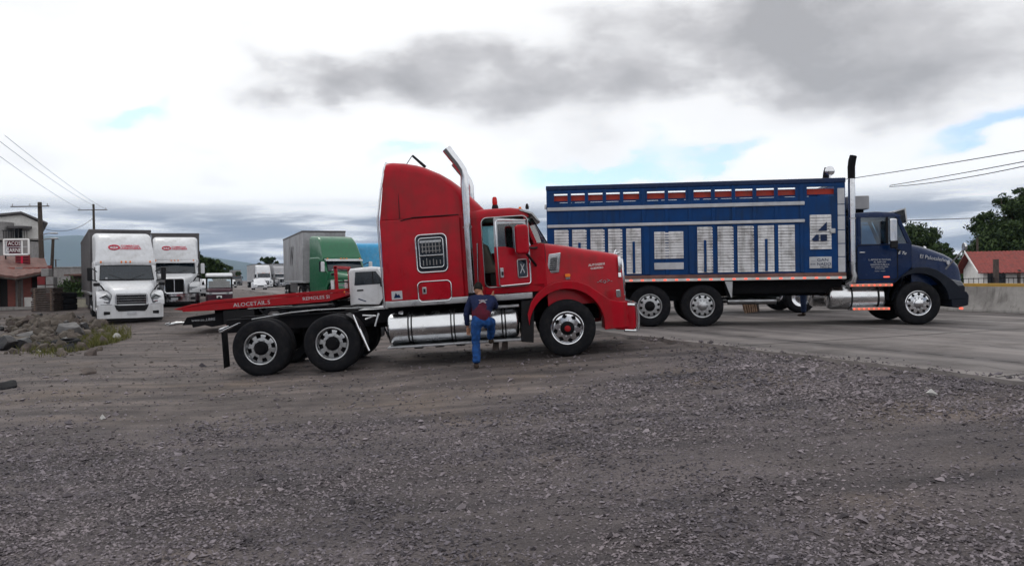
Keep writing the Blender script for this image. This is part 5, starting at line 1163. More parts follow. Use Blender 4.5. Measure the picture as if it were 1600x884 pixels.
# ------------------------------------------------------------------ flatbed tow truck behind the red tractor
def tow_truck():
    T = thing('tow_truck', 'red flatbed tow truck with white cab behind the red tractor', 'truck', (-10.75, 28.1, -.175), (0, radians(-2.9), 0))
    P = lambda n, vf, m, **k: mk(n, vf[0], vf[1], m, T, **k)
    # bed
    P('bed_deck', box(.05, 5.2, -1.2, 1.2, .98, 1.06), 'red_dull', bevel=.01, seg=1)
    P('bed_tail', prism([(-.62, .92), (.06, 1.06), (.06, .86), (-.2, .84)], -1.2, 1.2), 'red_dull', bevel=.012, seg=1)
    for s in (-1, 1):
        y0, y1 = sorted((s * 1.25, s * 1.2))
        P('side_rail', prism([(-.35, .95), (.6, 1.14), (5.2, 1.24), (5.2, 1.13), (.6, 1.03)], y0, y1), 'red_dull', bevel=.012, seg=1)
        P('side_panel', prism([(-.3, .82), (-.25, .95), (.6, 1.025), (5.2, 1.12), (5.2, .98), (4.6, .84), (.6, .80)], y0 + .012, y1 - .012), 'red_dull', bevel=.008, seg=1)
        if s < 0:
            text('bed_lettering', 'ALOCETAIL.S', .185, 'sign_grey', T, (2.05, -1.243, .935), (pi / 2, radians(-1.2), 0), sx=1.15)
            text('bed_lettering', 'REMOLES SI', .16, 'sign_grey', T, (4.22, -1.243, .99), (pi / 2, radians(-1.2), 0), sx=1.12)
            P('rail_strip', box(1.9, 3.4, -1.23, -1.215, .775, .79), 'reflect_white')
        P('headboard_post', box(4.86, 4.96, s * 1.1 - .05, s * 1.1 + .05, 1.06, 2.0), 'red_dull', bevel=.012, seg=1)
        P('headboard_rib', box(4.74, 4.84, s * 1.1 - .12, s * 1.1 + .04, 1.24, 1.55), 'slat_white', bevel=.01, seg=1)
        P('subframe', box(.5, 8.4, s * .42 - .05, s * .42 + .05, .60, .80), 'black_frame')
        P('tool_box', box(1.05, 2.1, min(s * .7, s * 1.19), max(s * .7, s * 1.19), .30, .77), 'black_plastic', bevel=.015, seg=1)
        P('fender', prism([(1.9 + .55 * cos(a), .42 + .52 * sin(a)) for a in [radians(d) for d in range(10, 171, 10)]] + [(1.9 + .5 * cos(a), .42 + .47 * sin(a)) for a in [radians(d) for d in range(170, 9, -10)]], min(s * .7, s * 1.2), max(s * .7, s * 1.2)), 'black_plastic')
        simple_wheel(T, 2.75, s * 1.18, s, r=.42, width=.5); simple_wheel(T, 7.22, s * 1.02, s, r=.42, width=.25)
        P('tank_box', box(3.5, 4.8, min(s * .6, s * 1.1), max(s * .6, s * 1.1), .34, .80), 'black_frame', bevel=.01, seg=1)
    P('headboard_bar', box(4.85, 4.97, -1.15, 1.15, 1.92, 2.02), 'red_dull', bevel=.012, seg=1)
    P('headboard_mesh', box(4.88, 4.90, -1.05, 1.05, 1.45, 1.50), 'black_frame')
    # wheel lift below the tail
    lf = P('wheel_lift', prism([(-.45, .36), (-.28, .62), (1.05, .72), (1.1, .30), (.55, .24), (.3, .32), (-.1, .26), (-.12, .36)], -.95, -.65), 'black_frame', bevel=.01, seg=1)
    text('lift_lettering', 'www.co.,LIBRE', .13, 'sign_grey', lf, (.28, -.955, .50), (pi / 2, 0, 0), sx=1.0)
    G().tube([(-.95, -.8, .40), (-.7, -.8, .44), (-.4, -.8, .44)], [.05, .06, .03], n=8).tube([(-.95, -.85, .40), (-1.02, -.9, .44), (-.85, -.95, .47)], .03, n=6).mk('tow_hook', 'steel', T)
    P('wheel_lift', prism([(-.45, .36), (-.28, .62), (1.05, .72), (1.1, .30), (-.1, .26)], .65, .95), 'black_frame', bevel=.01, seg=1)
    # cab
    P = lambda n, vf, m, **k: mk(n, [(q[0] - .33, q[1], q[2]) for q in vf[0]], vf[1], m, T, **k)
    P('cab', loft([rsec(x, w, .55, zt, r, 5) for x, w, zt, r in ((5.62, .88, 1.84, .12), (5.68, .92, 1.90, .14), (6.4, .92, 1.93, .14), (6.62, .90, 1.88, .12), (7.05, .90, 1.34, .06), (7.12, .90, 1.26, .06))]), 'white_paint', smooth=45)
    P('hood', loft([rsec(x, w, .5, zt, r, 5) for x, w, zt, r in ((7.08, .95, 1.27, .12), (7.9, .95, 1.22, .14), (8.25, .90, 1.1, .14), (8.32, .85, .95, .1))]), 'white_paint', smooth=45)
    P('windshield', ([(6.66, -.82, 1.84), (6.66, .82, 1.84), (7.10, .84, 1.31), (7.10, -.84, 1.31)], [(0, 1, 2, 3)]), 'dark_glass')
    for s in (-1, 1):
        y = lambda a, b: (min(s * a, s * b), max(s * a, s * b))
        dr = P('door', prism([(5.72, .62), (6.98, .62), (7.0, 1.28), (6.62, 1.84), (5.78, 1.84), (5.72, 1.3)], *y(.91, .935)), 'white_paint', bevel=.008, seg=1)
        P('door_window', prism([(5.80, 1.32), (6.86, 1.32), (6.55, 1.76), (5.86, 1.77)], *y(.93, .942)), 'dark_glass').parent = dr
        P('window_pillar', prism([(6.42, 1.32), (6.46, 1.32), (6.46, 1.76), (6.42, 1.76)], *y(.935, .946)), 'black_plastic').parent = dr
        P('door_handle', box(5.88, 6.10, *y(.935, .955), 1.12, 1.17), 'black_plastic', bevel=.01, seg=1).parent = dr
        P('door_decal', prism([(5.90, .84), (6.16, .74), (6.17, .77), (5.91, .88)], *y(.935, .94)), 'blue_cab').parent = dr
        mi = P('mirror', box(6.72, 6.86, *y(1.02, 1.26), 1.22, 1.50), 'black_plastic', bevel=.04)
        P('mirror_arm', box(6.76, 6.82, *y(.90, 1.04), 1.24, 1.29), 'black_plastic').parent = mi
        P('headlamp', box(8.2, 8.34, *y(.6, .92), .78, 1.0), 'lamp_glass', bevel=.02)
        P('front_fender', prism([(7.0, .55), (7.05, .8)] + [(7.55 + .5 * cos(a), .45 + .48 * sin(a)) for a in [radians(d) for d in range(160, 19, -10)]] + [(8.2, .55), (8.25, 1.05), (7.1, 1.1), (6.98, .9)], *y(.93, 1.03)), 'white_paint', bevel=.01, seg=1)
    P('bumper', box(8.3, 8.46, -.98, .98, .42, .66), 'chrome', bevel=.03)
    P('marker_lamp', box(5.50, 5.53, -1.26, -1.2, 1.10, 1.16), 'amber')
    P('cab_interior', box(5.8, 6.6, -.7, .7, 1.0, 1.3), 'interior')
tow_truck()

# ------------------------------------------------------------------ three-wheeled taxi
def mototaxi(loc, yaw):
    T = thing('three_wheel_taxi', 'small three-wheeled taxi with white roof and dark red body', 'taxi', loc, (0, 0, yaw)); P = lambda n, vf, m, **k: mk(n, vf[0], vf[1], m, T, **k)
    mat('maroon_paint', (.045, .008, .02), .35, dirt=(.06, .03, .03), damt=.4, coat=.2)
    P('body', loft([rsec(x, w, .22, zt, .12, 4) for x, w, zt in ((0, .55, .62), (-.12, .62, .72), (-.4, .66, .80), (-.9, .68, .62), (-2.4, .68, .62), (-2.5, .62, .6))]), 'maroon_paint', smooth=40)
    P('front_cowl', loft([rsec(x, w, .72, zt, .06, 4) for x, w, zt in ((.0, .50, .80), (-.15, .60, .88), (-.4, .64, .94))]), 'maroon_paint', smooth=40)
    P('front_trim', loft([rsec(x, w, .62, zt, .04, 4) for x, w, zt in ((.02, .52, .70), (-.12, .62, .72), (-.3, .66, .73))]), 'white_paint', smooth=40)
    P('windshield', ([(-.30, -.58, .95), (-.30, .58, .95), (-.62, .56, 1.56), (-.62, -.56, 1.56)], [(0, 1, 2, 3)]), 'glass_blue')
    P('roof', loft([rsec(x, w, 1.52, zt, .08, 4) for x, w, zt in ((-.48, .60, 1.58), (-.56, .66, 1.64), (-1.2, .68, 1.72), (-2.2, .68, 1.70), (-2.4, .64, 1.62))]), 'white_paint', smooth=40)
    for s in (-1, 1):
        for a_, b_ in (((-.30, s * .60, .9), (-.58, s * .60, 1.56)), ((-2.3, s * .62, .6), (-2.3, s * .62, 1.58)), ((-1.2, s * .64, .6), (-1.2, s * .64, 1.6))): G().tube([a_, b_], .03, n=7).mk('post', 'black_plastic', T)
        simple_wheel(T, -2.0, s * .66, s, r=.25, width=.12)
        P('headlamp', box(-.06, .02, s * .42 - .09, s * .42 + .09, .58, .72), 'lamp_glass', bevel=.03)
        P('mirror', box(-.42, -.36, s * .78 - .06, s * .78 + .06, 1.1, 1.26), 'black_plastic', bevel=.02)
    simple_wheel(T, .05, -.06, -1, r=.25, width=.12)
    P('licence_plate', box(.0, .012, -.13, .13, .42, .54), 'sign_white')
    P('bench', prism([(-1.9, .6), (-1.4, .6), (-1.4, .75), (-1.75, .75), (-1.85, 1.3), (-1.95, 1.3)], -.55, .55), 'interior', bevel=.03)
mototaxi(yard(342, 41.5), FWD(.36))

# ------------------------------------------------------------------ distant cars
def car(label, loc, yaw, paint='white_paint', van=False, name='car', cat='car', group=None):
    T = thing(name, label, cat, loc, (0, 0, yaw), group); P = lambda n, vf, m, **k: mk(n, vf[0], vf[1], m, T, **k)
    h = 1.95 if van else 1.48
    P('body', loft([rsec(x, w, .25, zt, .12, 4) for x, w, zt in ((0, .72, .62), (-.08, .82, .72), (-.9, .88, .92), (-1.2, .88, .95), (-4.0, .88, .98), (-4.35, .82, .8))]), paint, smooth=45)
    P('cabin', loft([rsec(x, w, .9, zt, .14, 4, wb=.86) for x, w, zt in ((-1.0, .84, .96), (-1.7, .70, h - .06), (-2.2, .70, h), (-3.2, .70, h - .02), (-4.0, .78, 1.05))]), paint, smooth=45)
    P('windshield', ([(-1.07, -.72, 1.0), (-1.07, .72, 1.0), (-1.66, .62, h - .1), (-1.66, -.62, h - .1)], [(0, 1, 2, 3)]), 'dark_glass')
    P('grille', box(-.06, .015, -.4, .4, .42, .58), 'black_plastic', bevel=.02)
    P('bumper', box(-.2, .04, -.8, .8, .26, .42), 'trailer_grey', bevel=.05)
    for s in (-1, 1):
        P('headlamp', box(-.2, .0, s * .62 - .14, s * .62 + .14, .58, .70), 'lamp_glass', bevel=.03)
        P('side_window', prism([(-1.35, .98), (-1.85, h - .16), (-3.1, h - .14), (-3.7, 1.0)], min(s * .76, s * .8), max(s * .76, s * .8)), 'dark_glass')
        P('mirror', box(-1.3, -1.15, s * .96 - .08, s * .96 + .08, .95, 1.08), paint, bevel=.03)
        for x in (-.8, -3.4): simple_wheel(T, x, s * .86, s, r=.32, width=.2)
    return T
car('white car on the distant road beside the grey trailer', tuple(road_pt(1.9, 106, .33)), FWD(EK))
car('white car parked just left of the three-wheeled taxi', yard(319, 74), FWD(.36))
car('white van parked behind the cars beside the second white truck', yard(313, 96), FWD(.36), van=True, name='van', cat='van')
car('pale car half hidden behind the second white truck bumper', yard(306, 66), FWD(.5), 'trailer_grey')
car('small white car beside the far container truck', tuple(road_pt(.9, 142, .33)), FWD(EK))

# ------------------------------------------------------------------ white box truck hidden behind the blue truck
def box_truck(loc, yaw):
    T = thing('box_truck', 'truck behind the blue livestock truck, only its wheel showing underneath', 'truck', loc, (0, 0, yaw)); P = lambda n, vf, m, **k: mk(n, vf[0], vf[1], m, T, **k)
    P('box_body', box(-5.4, 0, -1.2, 1.2, 1.1, 3.1), 'trailer_grey', bevel=.03, seg=1)
    P('chassis', box(-5.2, 2.2, -.45, .45, .6, 1.08), 'black_frame')
    P('cab', loft([rsec(x, w, .6, zt, .15, 5) for x, w, zt in ((.15, 1.05, 2.5), (.3, 1.1, 2.55), (1.5, 1.1, 2.5), (1.95, 1.08, 1.6), (2.1, 1.0, 1.4))]), 'trailer_dark', smooth=45)
    P('windshield', ([(1.54, -.95, 2.4), (1.54, .95, 2.4), (1.97, 1.0, 1.62), (1.97, -1.0, 1.62)], [(0, 1, 2, 3)]), 'dark_glass')
    for s in (-1, 1):
        for x in (-3.6, 1.2): simple_wheel(T, x, s * 1.15, s, rimm='chrome')
box_truck((5.66, 26.8, .33), radians(180))
# ------------------------------------------------------------------ people
def skin(name, chains, m, parent, levels=2, root=0):
    """chains: lists of (x,y,z,r) or (x,y,z,rx,ry); points that coincide are shared joints"""
    V = []; R = []; E = []; idx = {}
    for ch in chains:
        last = None
        for p in ch:
            key = tuple(round(c, 4) for c in p[:3])
            if key not in idx: idx[key] = len(V); V.append(p[:3]); R.append((p[3], p[4] if len(p) > 4 else p[3]))
            if last is not None and last != idx[key] and (last, idx[key]) not in E: E.append((last, idx[key]))
            last = idx[key]
    me = bpy.data.meshes.new(name); me.from_pydata(V, E, []); o = bpy.data.objects.new(name, me); COL.objects.link(o)
    md = o.modifiers.new('skin', 'SKIN'); md.use_smooth_shade = True
    if not me.skin_vertices: 
        with bpy.context.temp_override(object=o, active_object=o): bpy.ops.mesh.customdata_skin_add()
    for i, sv in enumerate(me.skin_vertices[0].data): sv.radius = R[i]; sv.use_root = (i == root)
    s = o.modifiers.new('sub', 'SUBSURF'); s.levels = levels; s.render_levels = levels
    dg = bpy.context.evaluated_depsgraph_get(); dg.update()
    nm = bpy.data.meshes.new_from_object(o.evaluated_get(dg)); bpy.data.objects.remove(o)
    if name in ('jacket', 'vest', 'trousers'):           # creases in the cloth
        from mathutils import noise as mn
        for v in nm.vertices:
            c = v.co; k = mn.noise(Vector((c.x * 9, c.y * 9, c.z * 16))) + .6 * mn.noise(Vector((c.x * 22, c.y * 22, c.z * 30 + c.x * 20)))
            v.co = c + v.normal * .011 * k
    nm.name = name; nm.materials.clear(); nm.materials.append(MT[m])
    nm.polygons.foreach_set('use_smooth', [True] * len(nm.polygons))
    q = bpy.data.objects.new(name, nm); COL.objects.link(q); q.parent = parent; return q
def hand_chains(w, fwd, side, sc=1.):
    """palm and five fingers from the wrist w; fwd = direction of the fingers, side = direction of the thumb"""
    w = Vector(w); f = Vector(fwd).normalized(); s = Vector(side).normalized(); n = f.cross(s)
    palm = [tuple(w) + (.026 * sc, .02 * sc), tuple(w + f * .05 * sc) + (.036 * sc, .016 * sc), tuple(w + f * .085 * sc) + (.034 * sc, .014 * sc)]
    ch = [palm]; root = w + f * .085 * sc
    for off, L in ((.026, .065), (.009, .075), (-.009, .07), (-.026, .055)):
        b = root + s * off * sc; c = b + f * L * .45 * sc + n * .004; d = b + f * L * .85 * sc + n * .03 * sc
        ch.append([tuple(root) + (.034 * sc, .014 * sc), tuple(b + f * .01) + (.010 * sc,), tuple(c) + (.0095 * sc,), tuple(d) + (.008 * sc,)])
    t0 = w + f * .03 * sc + s * .03 * sc; t1 = t0 + s * .022 * sc + f * .03 * sc; t2 = t1 + f * .03 * sc + n * .01
    ch.append([tuple(w + f * .05 * sc) + (.036 * sc, .016 * sc), tuple(t0 + f * .01) + (.013 * sc,), tuple(t1) + (.011 * sc,), tuple(t2) + (.009 * sc,)])
    return ch
def head(parent, c, rx=.078, ry=.098, rz=.118, pitch=0., hair_low=-.35):
    """head with face towards +y, set on centre c"""
    H = sub('head_pivot', parent, c, (pitch, 0, 0)) if False else None
    bm = bmesh.new(); bmesh.ops.create_icosphere(bm, subdivisions=4, radius=1)
    for v in bm.verts:
        x, y, z = v.co
        tz = z; wx = 1 - .18 * max(0, -z) ** 1.5
        if y > .3 and abs(x) < .25 and -.25 < z < .12: y += .20 * (1 - abs(x) / .25) * (1 - abs(z + .1) / .3 if abs(z + .1) < .3 else 0)      # nose
        if y > .5 and .0 < z < .22 and .18 < abs(x) < .55: y -= .05                                                                         # eye sockets
        if y > .55 and -.52 < z < -.42 and abs(x) < .3: y -= .035                                                                           # mouth
        v.co = (x * rx * wx, y * ry, z * rz)
    R_ = Matrix.Rotation(pitch, 4, 'X')
    for v in bm.verts: v.co = R_ @ v.co + Vector(c)
    me = bpy.data.meshes.new('head'); bm.to_mesh(me); bm.free(); me.polygons.foreach_set('use_smooth', [True] * len(me.polygons)); me.materials.append(MT['skin'])
    h = bpy.data.objects.new('head', me); COL.objects.link(h); h.parent = parent
    g = G()
    for s in (-1, 1):
        e = [Vector((s * rx * .98, -.005 + .022 * cos(a), .0 + .032 * sin(a))) for a in [2 * pi * k / 10 for k in range(10)]]
        v, f = closed_tube([tuple(R_ @ p + Vector(c)) for p in e], .008); g.add((v, f))
    g.mk('ears', 'skin', h)
    bm = bmesh.new(); bmesh.ops.create_icosphere(bm, subdivisions=4, radius=1)
    dele = [v for v in bm.verts if v.co.z < hair_low + .75 * max(0, v.co.y + .15) ** .8]
    bmesh.ops.delete(bm, geom=dele, context='VERTS')
    for v in bm.verts:
        x, y, z = v.co; j = 1.06 + .025 * sin(x * 23 + z * 17) * cos(y * 19); v.co = R_ @ Vector((x * rx * j, y * ry * j, z * rz * j)) + Vector(c)
    me = bpy.data.meshes.new('hair'); bm.to_mesh(me); bm.free(); me.polygons.foreach_set('use_smooth', [True] * len(me.polygons)); me.materials.append(MT['hair'])
    o = bpy.data.objects.new('hair', me); COL.objects.link(o); o.parent = h
    sm = o.modifiers.new('s', 'SOLIDIFY'); sm.thickness = .008
    return h
def shoe(parent, ankle, toe_dir, m='boot'):
    a = Vector(ankle); d = Vector(toe_dir).normalized(); lo = Vector((0, 0, -.055))
    return skin('shoe', [[tuple(a + lo - d * .06) + (.042, .038), tuple(a + lo + d * .02) + (.046, .042), tuple(a + lo + d * .11) + (.046, .030), tuple(a + lo + d * .18) + (.038, .024)],
                         [tuple(a + lo + d * .02) + (.046, .042), tuple(a + Vector((0, 0, .03))) + (.048, .048)]], m, parent)
def person(label, loc, rotz, pose, jacket='navy_cloth', vest=None, trousers='jeans', boots='boot'):
    T = thing('person', label, 'person', loc, (0, 0, rotz)); J = pose
    g = lambda k, r, r2=None: tuple(J[k]) + ((r,) if r2 is None else (r, r2))
    # one continuous body
    body = [[g('pelvis', .10, .085), g('waist', .095, .075), g('chest', .12, .09), g('neck', .05)], [g('neck', .05), g('skull', .055)]]
    for s in ('L', 'R'):
        body += [[g('pelvis', .10, .085), g('hip' + s, .085), g('knee' + s, .055), g('ankle' + s, .040)],
                 [g('chest', .12, .09), g('sh' + s, .06), g('el' + s, .040), g('wr' + s, .026)]]
    skin('body', body, 'skin', T)
    for s in ('L', 'R'):
        w = Vector(J['wr' + s]); f = w - Vector(J['el' + s]); sd = Vector(J.get('thumb' + s, (.0, 1, .2))); sd = sd - f.normalized() * sd.dot(f.normalized())
        skin('hand', hand_chains(w, f, sd), 'skin', T, levels=1)
    head(T, J['head'], pitch=J.get('pitch', 0))
    # clothing
    leg = [[g('waist', .135, .11), g('pelvis', .150, .125), g('hip' + s, .112), tuple((Vector(J['hip' + s]) * .5 + Vector(J['knee' + s]) * .5)) + (.096,), g('knee' + s, .078), tuple((Vector(J['knee' + s]) * .5 + Vector(J['ankle' + s]) * .5)) + (.078,), tuple(Vector(J['ankle' + s]) + Vector((0, 0, .0))) + (.070,)] for s in ('L', 'R')]
    tr = skin('trousers', leg, trousers, T, levels=3)
    b = Vector(J['pelvis']); wst = Vector(J['waist'])
    belt = b * .4 + wst * .6
    arms = [[g('chest', .180, .140), g('sh' + s, .088), tuple((Vector(J['sh' + s]) + Vector(J['el' + s])) / 2) + (.072,), g('el' + s, .062), tuple(Vector(J['wr' + s]) * .93 + Vector(J['el' + s]) * .07) + (.046,)] for s in ('L', 'R')]
    lowj = tuple(b + Vector((0, -.01, -.085)))
    jk = skin('jacket', [[lowj + (.170, .148), g('waist', .166, .142), g('chest', .184, .146), tuple(Vector(J['neck']) * .7 + Vector(J['chest']) * .3) + (.085, .075)]] + arms, jacket, T, levels=3)
    if vest:
        v_ = skin('vest', [[tuple(b + Vector((0, -.01, -.08))) + (.180, .160), g('waist', .182, .158), tuple(Vector(J['waist']) * .45 + Vector(J['chest']) * .55) + (.190, .164), tuple(Vector(J['chest']) * .95 + Vector(J['waist']) * .05) + (.186, .158), tuple(Vector(J['chest']) * .75 + Vector(J['neck']) * .25) + (.15, .12)]], vest, jk, levels=3)
    for s in ('L', 'R'): shoe(T, J['ankle' + s], J['toe' + s], boots)
    return T
climb = dict(pelvis=(.07, .06, .83), waist=(.075, .15, .98), chest=(.075, .29, 1.14), neck=(.03, .37, 1.29), skull=(.01, .41, 1.37), head=(-.005, .425, 1.385), pitch=radians(-18),
             hipL=(-.01, .04, .79), kneeL=(-.015, .09, .43), ankleL=(0, -.01, .085), toeL=(-.25, 1, 0),
             hipR=(.16, .10, .80), kneeR=(.225, .46, .79), ankleR=(.17, .68, .46), toeR=(.1, 1, 0),
             shL=(-.125, .27, 1.185), elL=(-.205, .23, .92), wrL=(-.19, .30, .70), thumbL=(1, .2, 0),
             shR=(.265, .30, 1.185), elR=(.285, .55, 1.05), wrR=(.23, .73, 1.22), thumbR=(0, 0, 1))
cx_ = at(745, 578, 13.95)
cl = person('man in navy jacket, maroon vest and blue jeans stepping up to the red truck', (cx_.x, 13.95, float(gz(cx_.x, 13.95))), radians(-5), climb, vest='maroon_cloth')
jk = [c for c in cl.children if c.name.startswith('jacket')][0]
lg = sub('back_print', jk, (.115, .066, 1.165), (radians(-41), 0, 0))
for a, b in (((-.075, 0, .035), (.06, 0, -.03)), ((.075, 0, .045), (-.06, 0, -.035))):
    G().tube([a, b], [.005, .007], n=5).mk('print_stroke', 'sign_grey', lg)
text('print_lettering', 'SER', .045, 'sign_grey', lg, (0, -.012, .01))
stand = dict(pelvis=(0, 0, .92), waist=(0, 0, 1.06), chest=(0, .02, 1.28), neck=(0, .02, 1.46), skull=(0, .03, 1.54), head=(0, .04, 1.60),
             hipL=(-.09, 0, .88), kneeL=(-.10, .02, .48), ankleL=(-.10, 0, .085), toeL=(-.2, 1, 0), hipR=(.09, 0, .88), kneeR=(.10, .03, .48), ankleR=(.10, .02, .085), toeR=(.2, 1, 0),
             shL=(-.19, .01, 1.37), elL=(-.24, 0, 1.10), wrL=(-.24, .08, .86), thumbL=(.3, 1, 0), shR=(.19, .01, 1.37), elR=(.24, 0, 1.10), wrR=(.24, .08, .86), thumbR=(-.3, 1, 0))
person('person in dark trousers behind the blue truck, only legs visible under it', (8.72, 23.9, .33), radians(60), stand, trousers='jeans_dark')
# ------------------------------------------------------------------ shop and buildings on the left
def shop():
    c = at(31, 484, 41); z0 = float(gz(c.x, 41))
    T = thing('shop', 'low pink and red roadside shop with rusty canopy roof', 'shop', (c.x, 41, z0), (0, 0, radians(31))); P = lambda n, vf, m, **k: mk(n, vf[0], vf[1], m, T, **k)
    P('floor_slab', box(-9, 1.6, .2, 7, -.1, .14), 'concrete', bevel=.02, seg=1)
    # front wall of the right bay, door, low white parapet
    P('wall', box(.15, .52, 1.6, 1.8, .14, 2.2), 'brick_pink', bevel=.01, seg=1)
    P('wall', box(.85, 1.5, 1.6, 1.8, .14, 2.2), 'red_wall', bevel=.01, seg=1)
    d = P('door', box(.52, .85, 1.72, 1.78, .14, 1.95), 'interior'); mk('door_frame', *box(.52, .56, 1.6, 1.8, .14, 2.0), 'red_wall', d)
    P('lintel', box(.52, .85, 1.6, 1.8, 1.95, 2.2), 'brick_pink')
    P('parapet', box(.2, .95, .5, .62, .1, .62), 'wall_white', bevel=.01, seg=1)
    P('wall', box(-.55, -.2, 1.6, 1.8, .14, 2.2), 'brick_pink', bevel=.01, seg=1)
    P('wall', box(-.2, .15, 1.62, 1.78, .14, 2.2), 'wall_grey')
    P('wall', box(-1.25, -.9, 1.6, 1.8, .14, 2.2), 'red_wall', bevel=.01, seg=1)
    P('door', box(-.9, -.55, 1.72, 1.78, .14, 2.2), 'interior')
    P('wall', box(-9, -1.25, 1.6, 1.8, .14, 2.4), 'brick_pink', bevel=.01, seg=1)
    P('door', box(-1.9, -1.45, 1.57, 1.62, .14, 1.95), 'interior')
    P('wall', box(1.3, 1.5, 1.8, 6.5, .14, 2.3), 'brick_pink')
    P('post', box(-.08, .06, .28, .42, .12, 1.85), 'wood_dark', bevel=.01, seg=1)
    P('post', box(-3.2, -3.06, .28, .42, .12, 2.1), 'wood_dark', bevel=.01, seg=1)
    # canopy roof: corrugated sheets
    A = Vector((-.12, -.15, 1.70)); B = Vector((1.35, .9, 2.02)); C = Vector((1.2, 4.8, 2.75)); D = Vector((-4.2, 4.8, 3.1)); E_ = Vector((-4.4, -.2, 2.35))
    n = 26; g = G(); lo = []; hi = []
    eav = [E_.lerp(A, k / 18) for k in range(18)] + [A.lerp(B, k / 9) for k in range(10)]
    top = [D.lerp(C, k / (len(eav) - 1)) for k in range(len(eav))]
    for i, (a, b) in enumerate(zip(eav, top)):
        o = Vector((0, 0, .03 * (i % 2))); g.v += [tuple(a + o), tuple(b + o), tuple(a + o - Vector((0, 0, .10))), tuple(b + o - Vector((0, 0, .10)))]
    for i in range(len(eav) - 1):
        k = i * 4; g.f += [(k, k + 4, k + 5, k + 1), (k + 2, k + 3, k + 7, k + 6), (k, k + 2, k + 6, k + 4), (k + 1, k + 5, k + 7, k + 3)]
    g.mk('roof', 'roof_rust', T, smooth=0)
    G().tube([A - Vector((0, 0, .15)), B - Vector((0, 0, .12))], .05, n=6).tube([A - Vector((0, 0, .15)), E_ - Vector((0, 0, .15))], .05, n=6).mk('eave_beam', 'wood_dark', T)
shop()
def sign(name, label, px0, py0, px1, py1, Y, m, texts):
    a = at(px0, py1, Y); b = at(px1, py0, Y); T = thing(name, label, 'sign', (a.x, Y, a.z)); w = b.x - a.x; h = b.z - a.z
    mk('panel', *box(0, w, 0, .08, 0, h), m, T, bevel=.01, seg=1)
    for x in (.03, w - .03): mk('leg', *box(x - .025, x + .025, .03, .08, -1.0, 0), 'black_frame', T)
    return T, w, h
T, w, h = sign('rooftop_sign', 'white framed sign with dark red lettering above the shop roof', 7, 374, 45, 398, 44, 'sign_grey', None)
v, f = closed_tube([(x, -.02, z) for x, z in rrect(w / 2, h / 2, w, h, .04)], .05); mk('frame', v, f, 'sign_white', T)
mk('lettering_panel', *box(.16, w * .66, -.012, -.002, h * .55, h * .92), 'maroon_cloth', T); mk('lettering_panel', *box(.25, w * .66, -.012, -.002, h * .08, h * .48), 'maroon_cloth', T)
text('lettering', 'TACOS', .30, 'sign_white', T, (w * .36, -.02, h * .74), sx=.85); text('lettering', 'CARNE', .30, 'sign_white', T, (w * .38, -.02, h * .28), sx=.85)
for z0, z1 in ((.55, .92), (.08, .48)): mk('side_panel', *box(w * .76, w * .95, -.012, -.002, h * z0, h * z1), 'wall_grey', T)
for x in (.70, .73): mk('divider', *box(w * x, w * x + .04, -.02, 0, 0, h), 'sign_white', T)
T, w, h = sign('rooftop_sign', 'dark red signboard under the white framed sign', 24, 399, 46, 413, 43.6, 'red_wall', None)
for k in range(3): mk('stripe', *box(.05, w - .05, -.012, -.002, h * (.12 + .3 * k), h * (.24 + .3 * k)), 'maroon_cloth', T)
mk('stripe', *box(w * .4, w * .55, -.02, -.012, .05, h - .05), 'sign_red', T)

def warehouse():
    Y = 60; pt = lambda px, py: (lambda p: (p.x, p.z))(at(px, py, Y))
    T = thing('warehouse', 'two storey white gabled building behind the shop signs', 'building', (0, Y, 0))
    P = lambda n, vf, m, **k: mk(n, [(q[0] - .62 * q[1], q[1], q[2]) for q in vf[0]], vf[1], m, T, **k)
    x0, zl = pt(-45, 343); xp, zp = pt(33, 335); x1, zr = pt(67, 350)
    P('wall', prism([(x0, -.2), (x1, -.2), (x1, zr), (xp, zp), (x0, zl)], 0, 9), 'wall_white', bevel=.02, seg=1)
    P('roof', prism([(x0 - .2, zl + .02), (xp, zp + .03), (x1 + .35, zr - .05), (x1 + .35, zr + .1), (xp, zp + .2), (x0 - .2, zl + .2)], -.3, 9.2), 'trailer_dark', bevel=.02, seg=1)
    def rect(name, a, b, c, d, m, yy=-.04, t=.06, par=None):
        p = pt(a, d); q = pt(c, b); return mk(name, *box(p[0], q[0], yy, yy + t, p[1], q[1]), m, par or T, bevel=.01, seg=1)
    wl = rect('window', 24, 357, 35, 373, 'dark_glass'); rect('window_frame', 29, 357, 30, 373, 'wall_grey', -.08, .05, wl)
    rect('upper_opening', 47, 375, 61, 392, 'interior', -.05, .08)
    rect('grey_block', -30, 348, 22, 376, 'wall_grey', -1.2, 1.2); rect('awning', 24, 354, 50, 358, 'trailer_dark', -1.0, 1.0)
    rect('balcony_slab', -30, 373, 62, 377, 'concrete', -1.3, 1.4)
    rect('lower_wall', -30, 378, 62, 420, 'wall_grey', -1.0, 1.0)
    rect('lower_wall', 44, 390, 58, 402, 'wall_white', -1.12, .1); rect('door', 60, 396, 65, 425, 'interior', -.06, .05)
    g = G()
    for k in range(10):
        p = pt(22 + k * 4, 376); g.tube([(p[0], -1.25, p[1]), (p[0], -1.25, p[1] + .7)], .02, n=5)
    a, b = pt(20, 376), pt(62, 376); g.tube([(a[0], -1.25, a[1] + .7), (b[0], -1.25, b[1] + .7)], .03, n=5); g.mk('railing', 'black_frame', T)
warehouse()
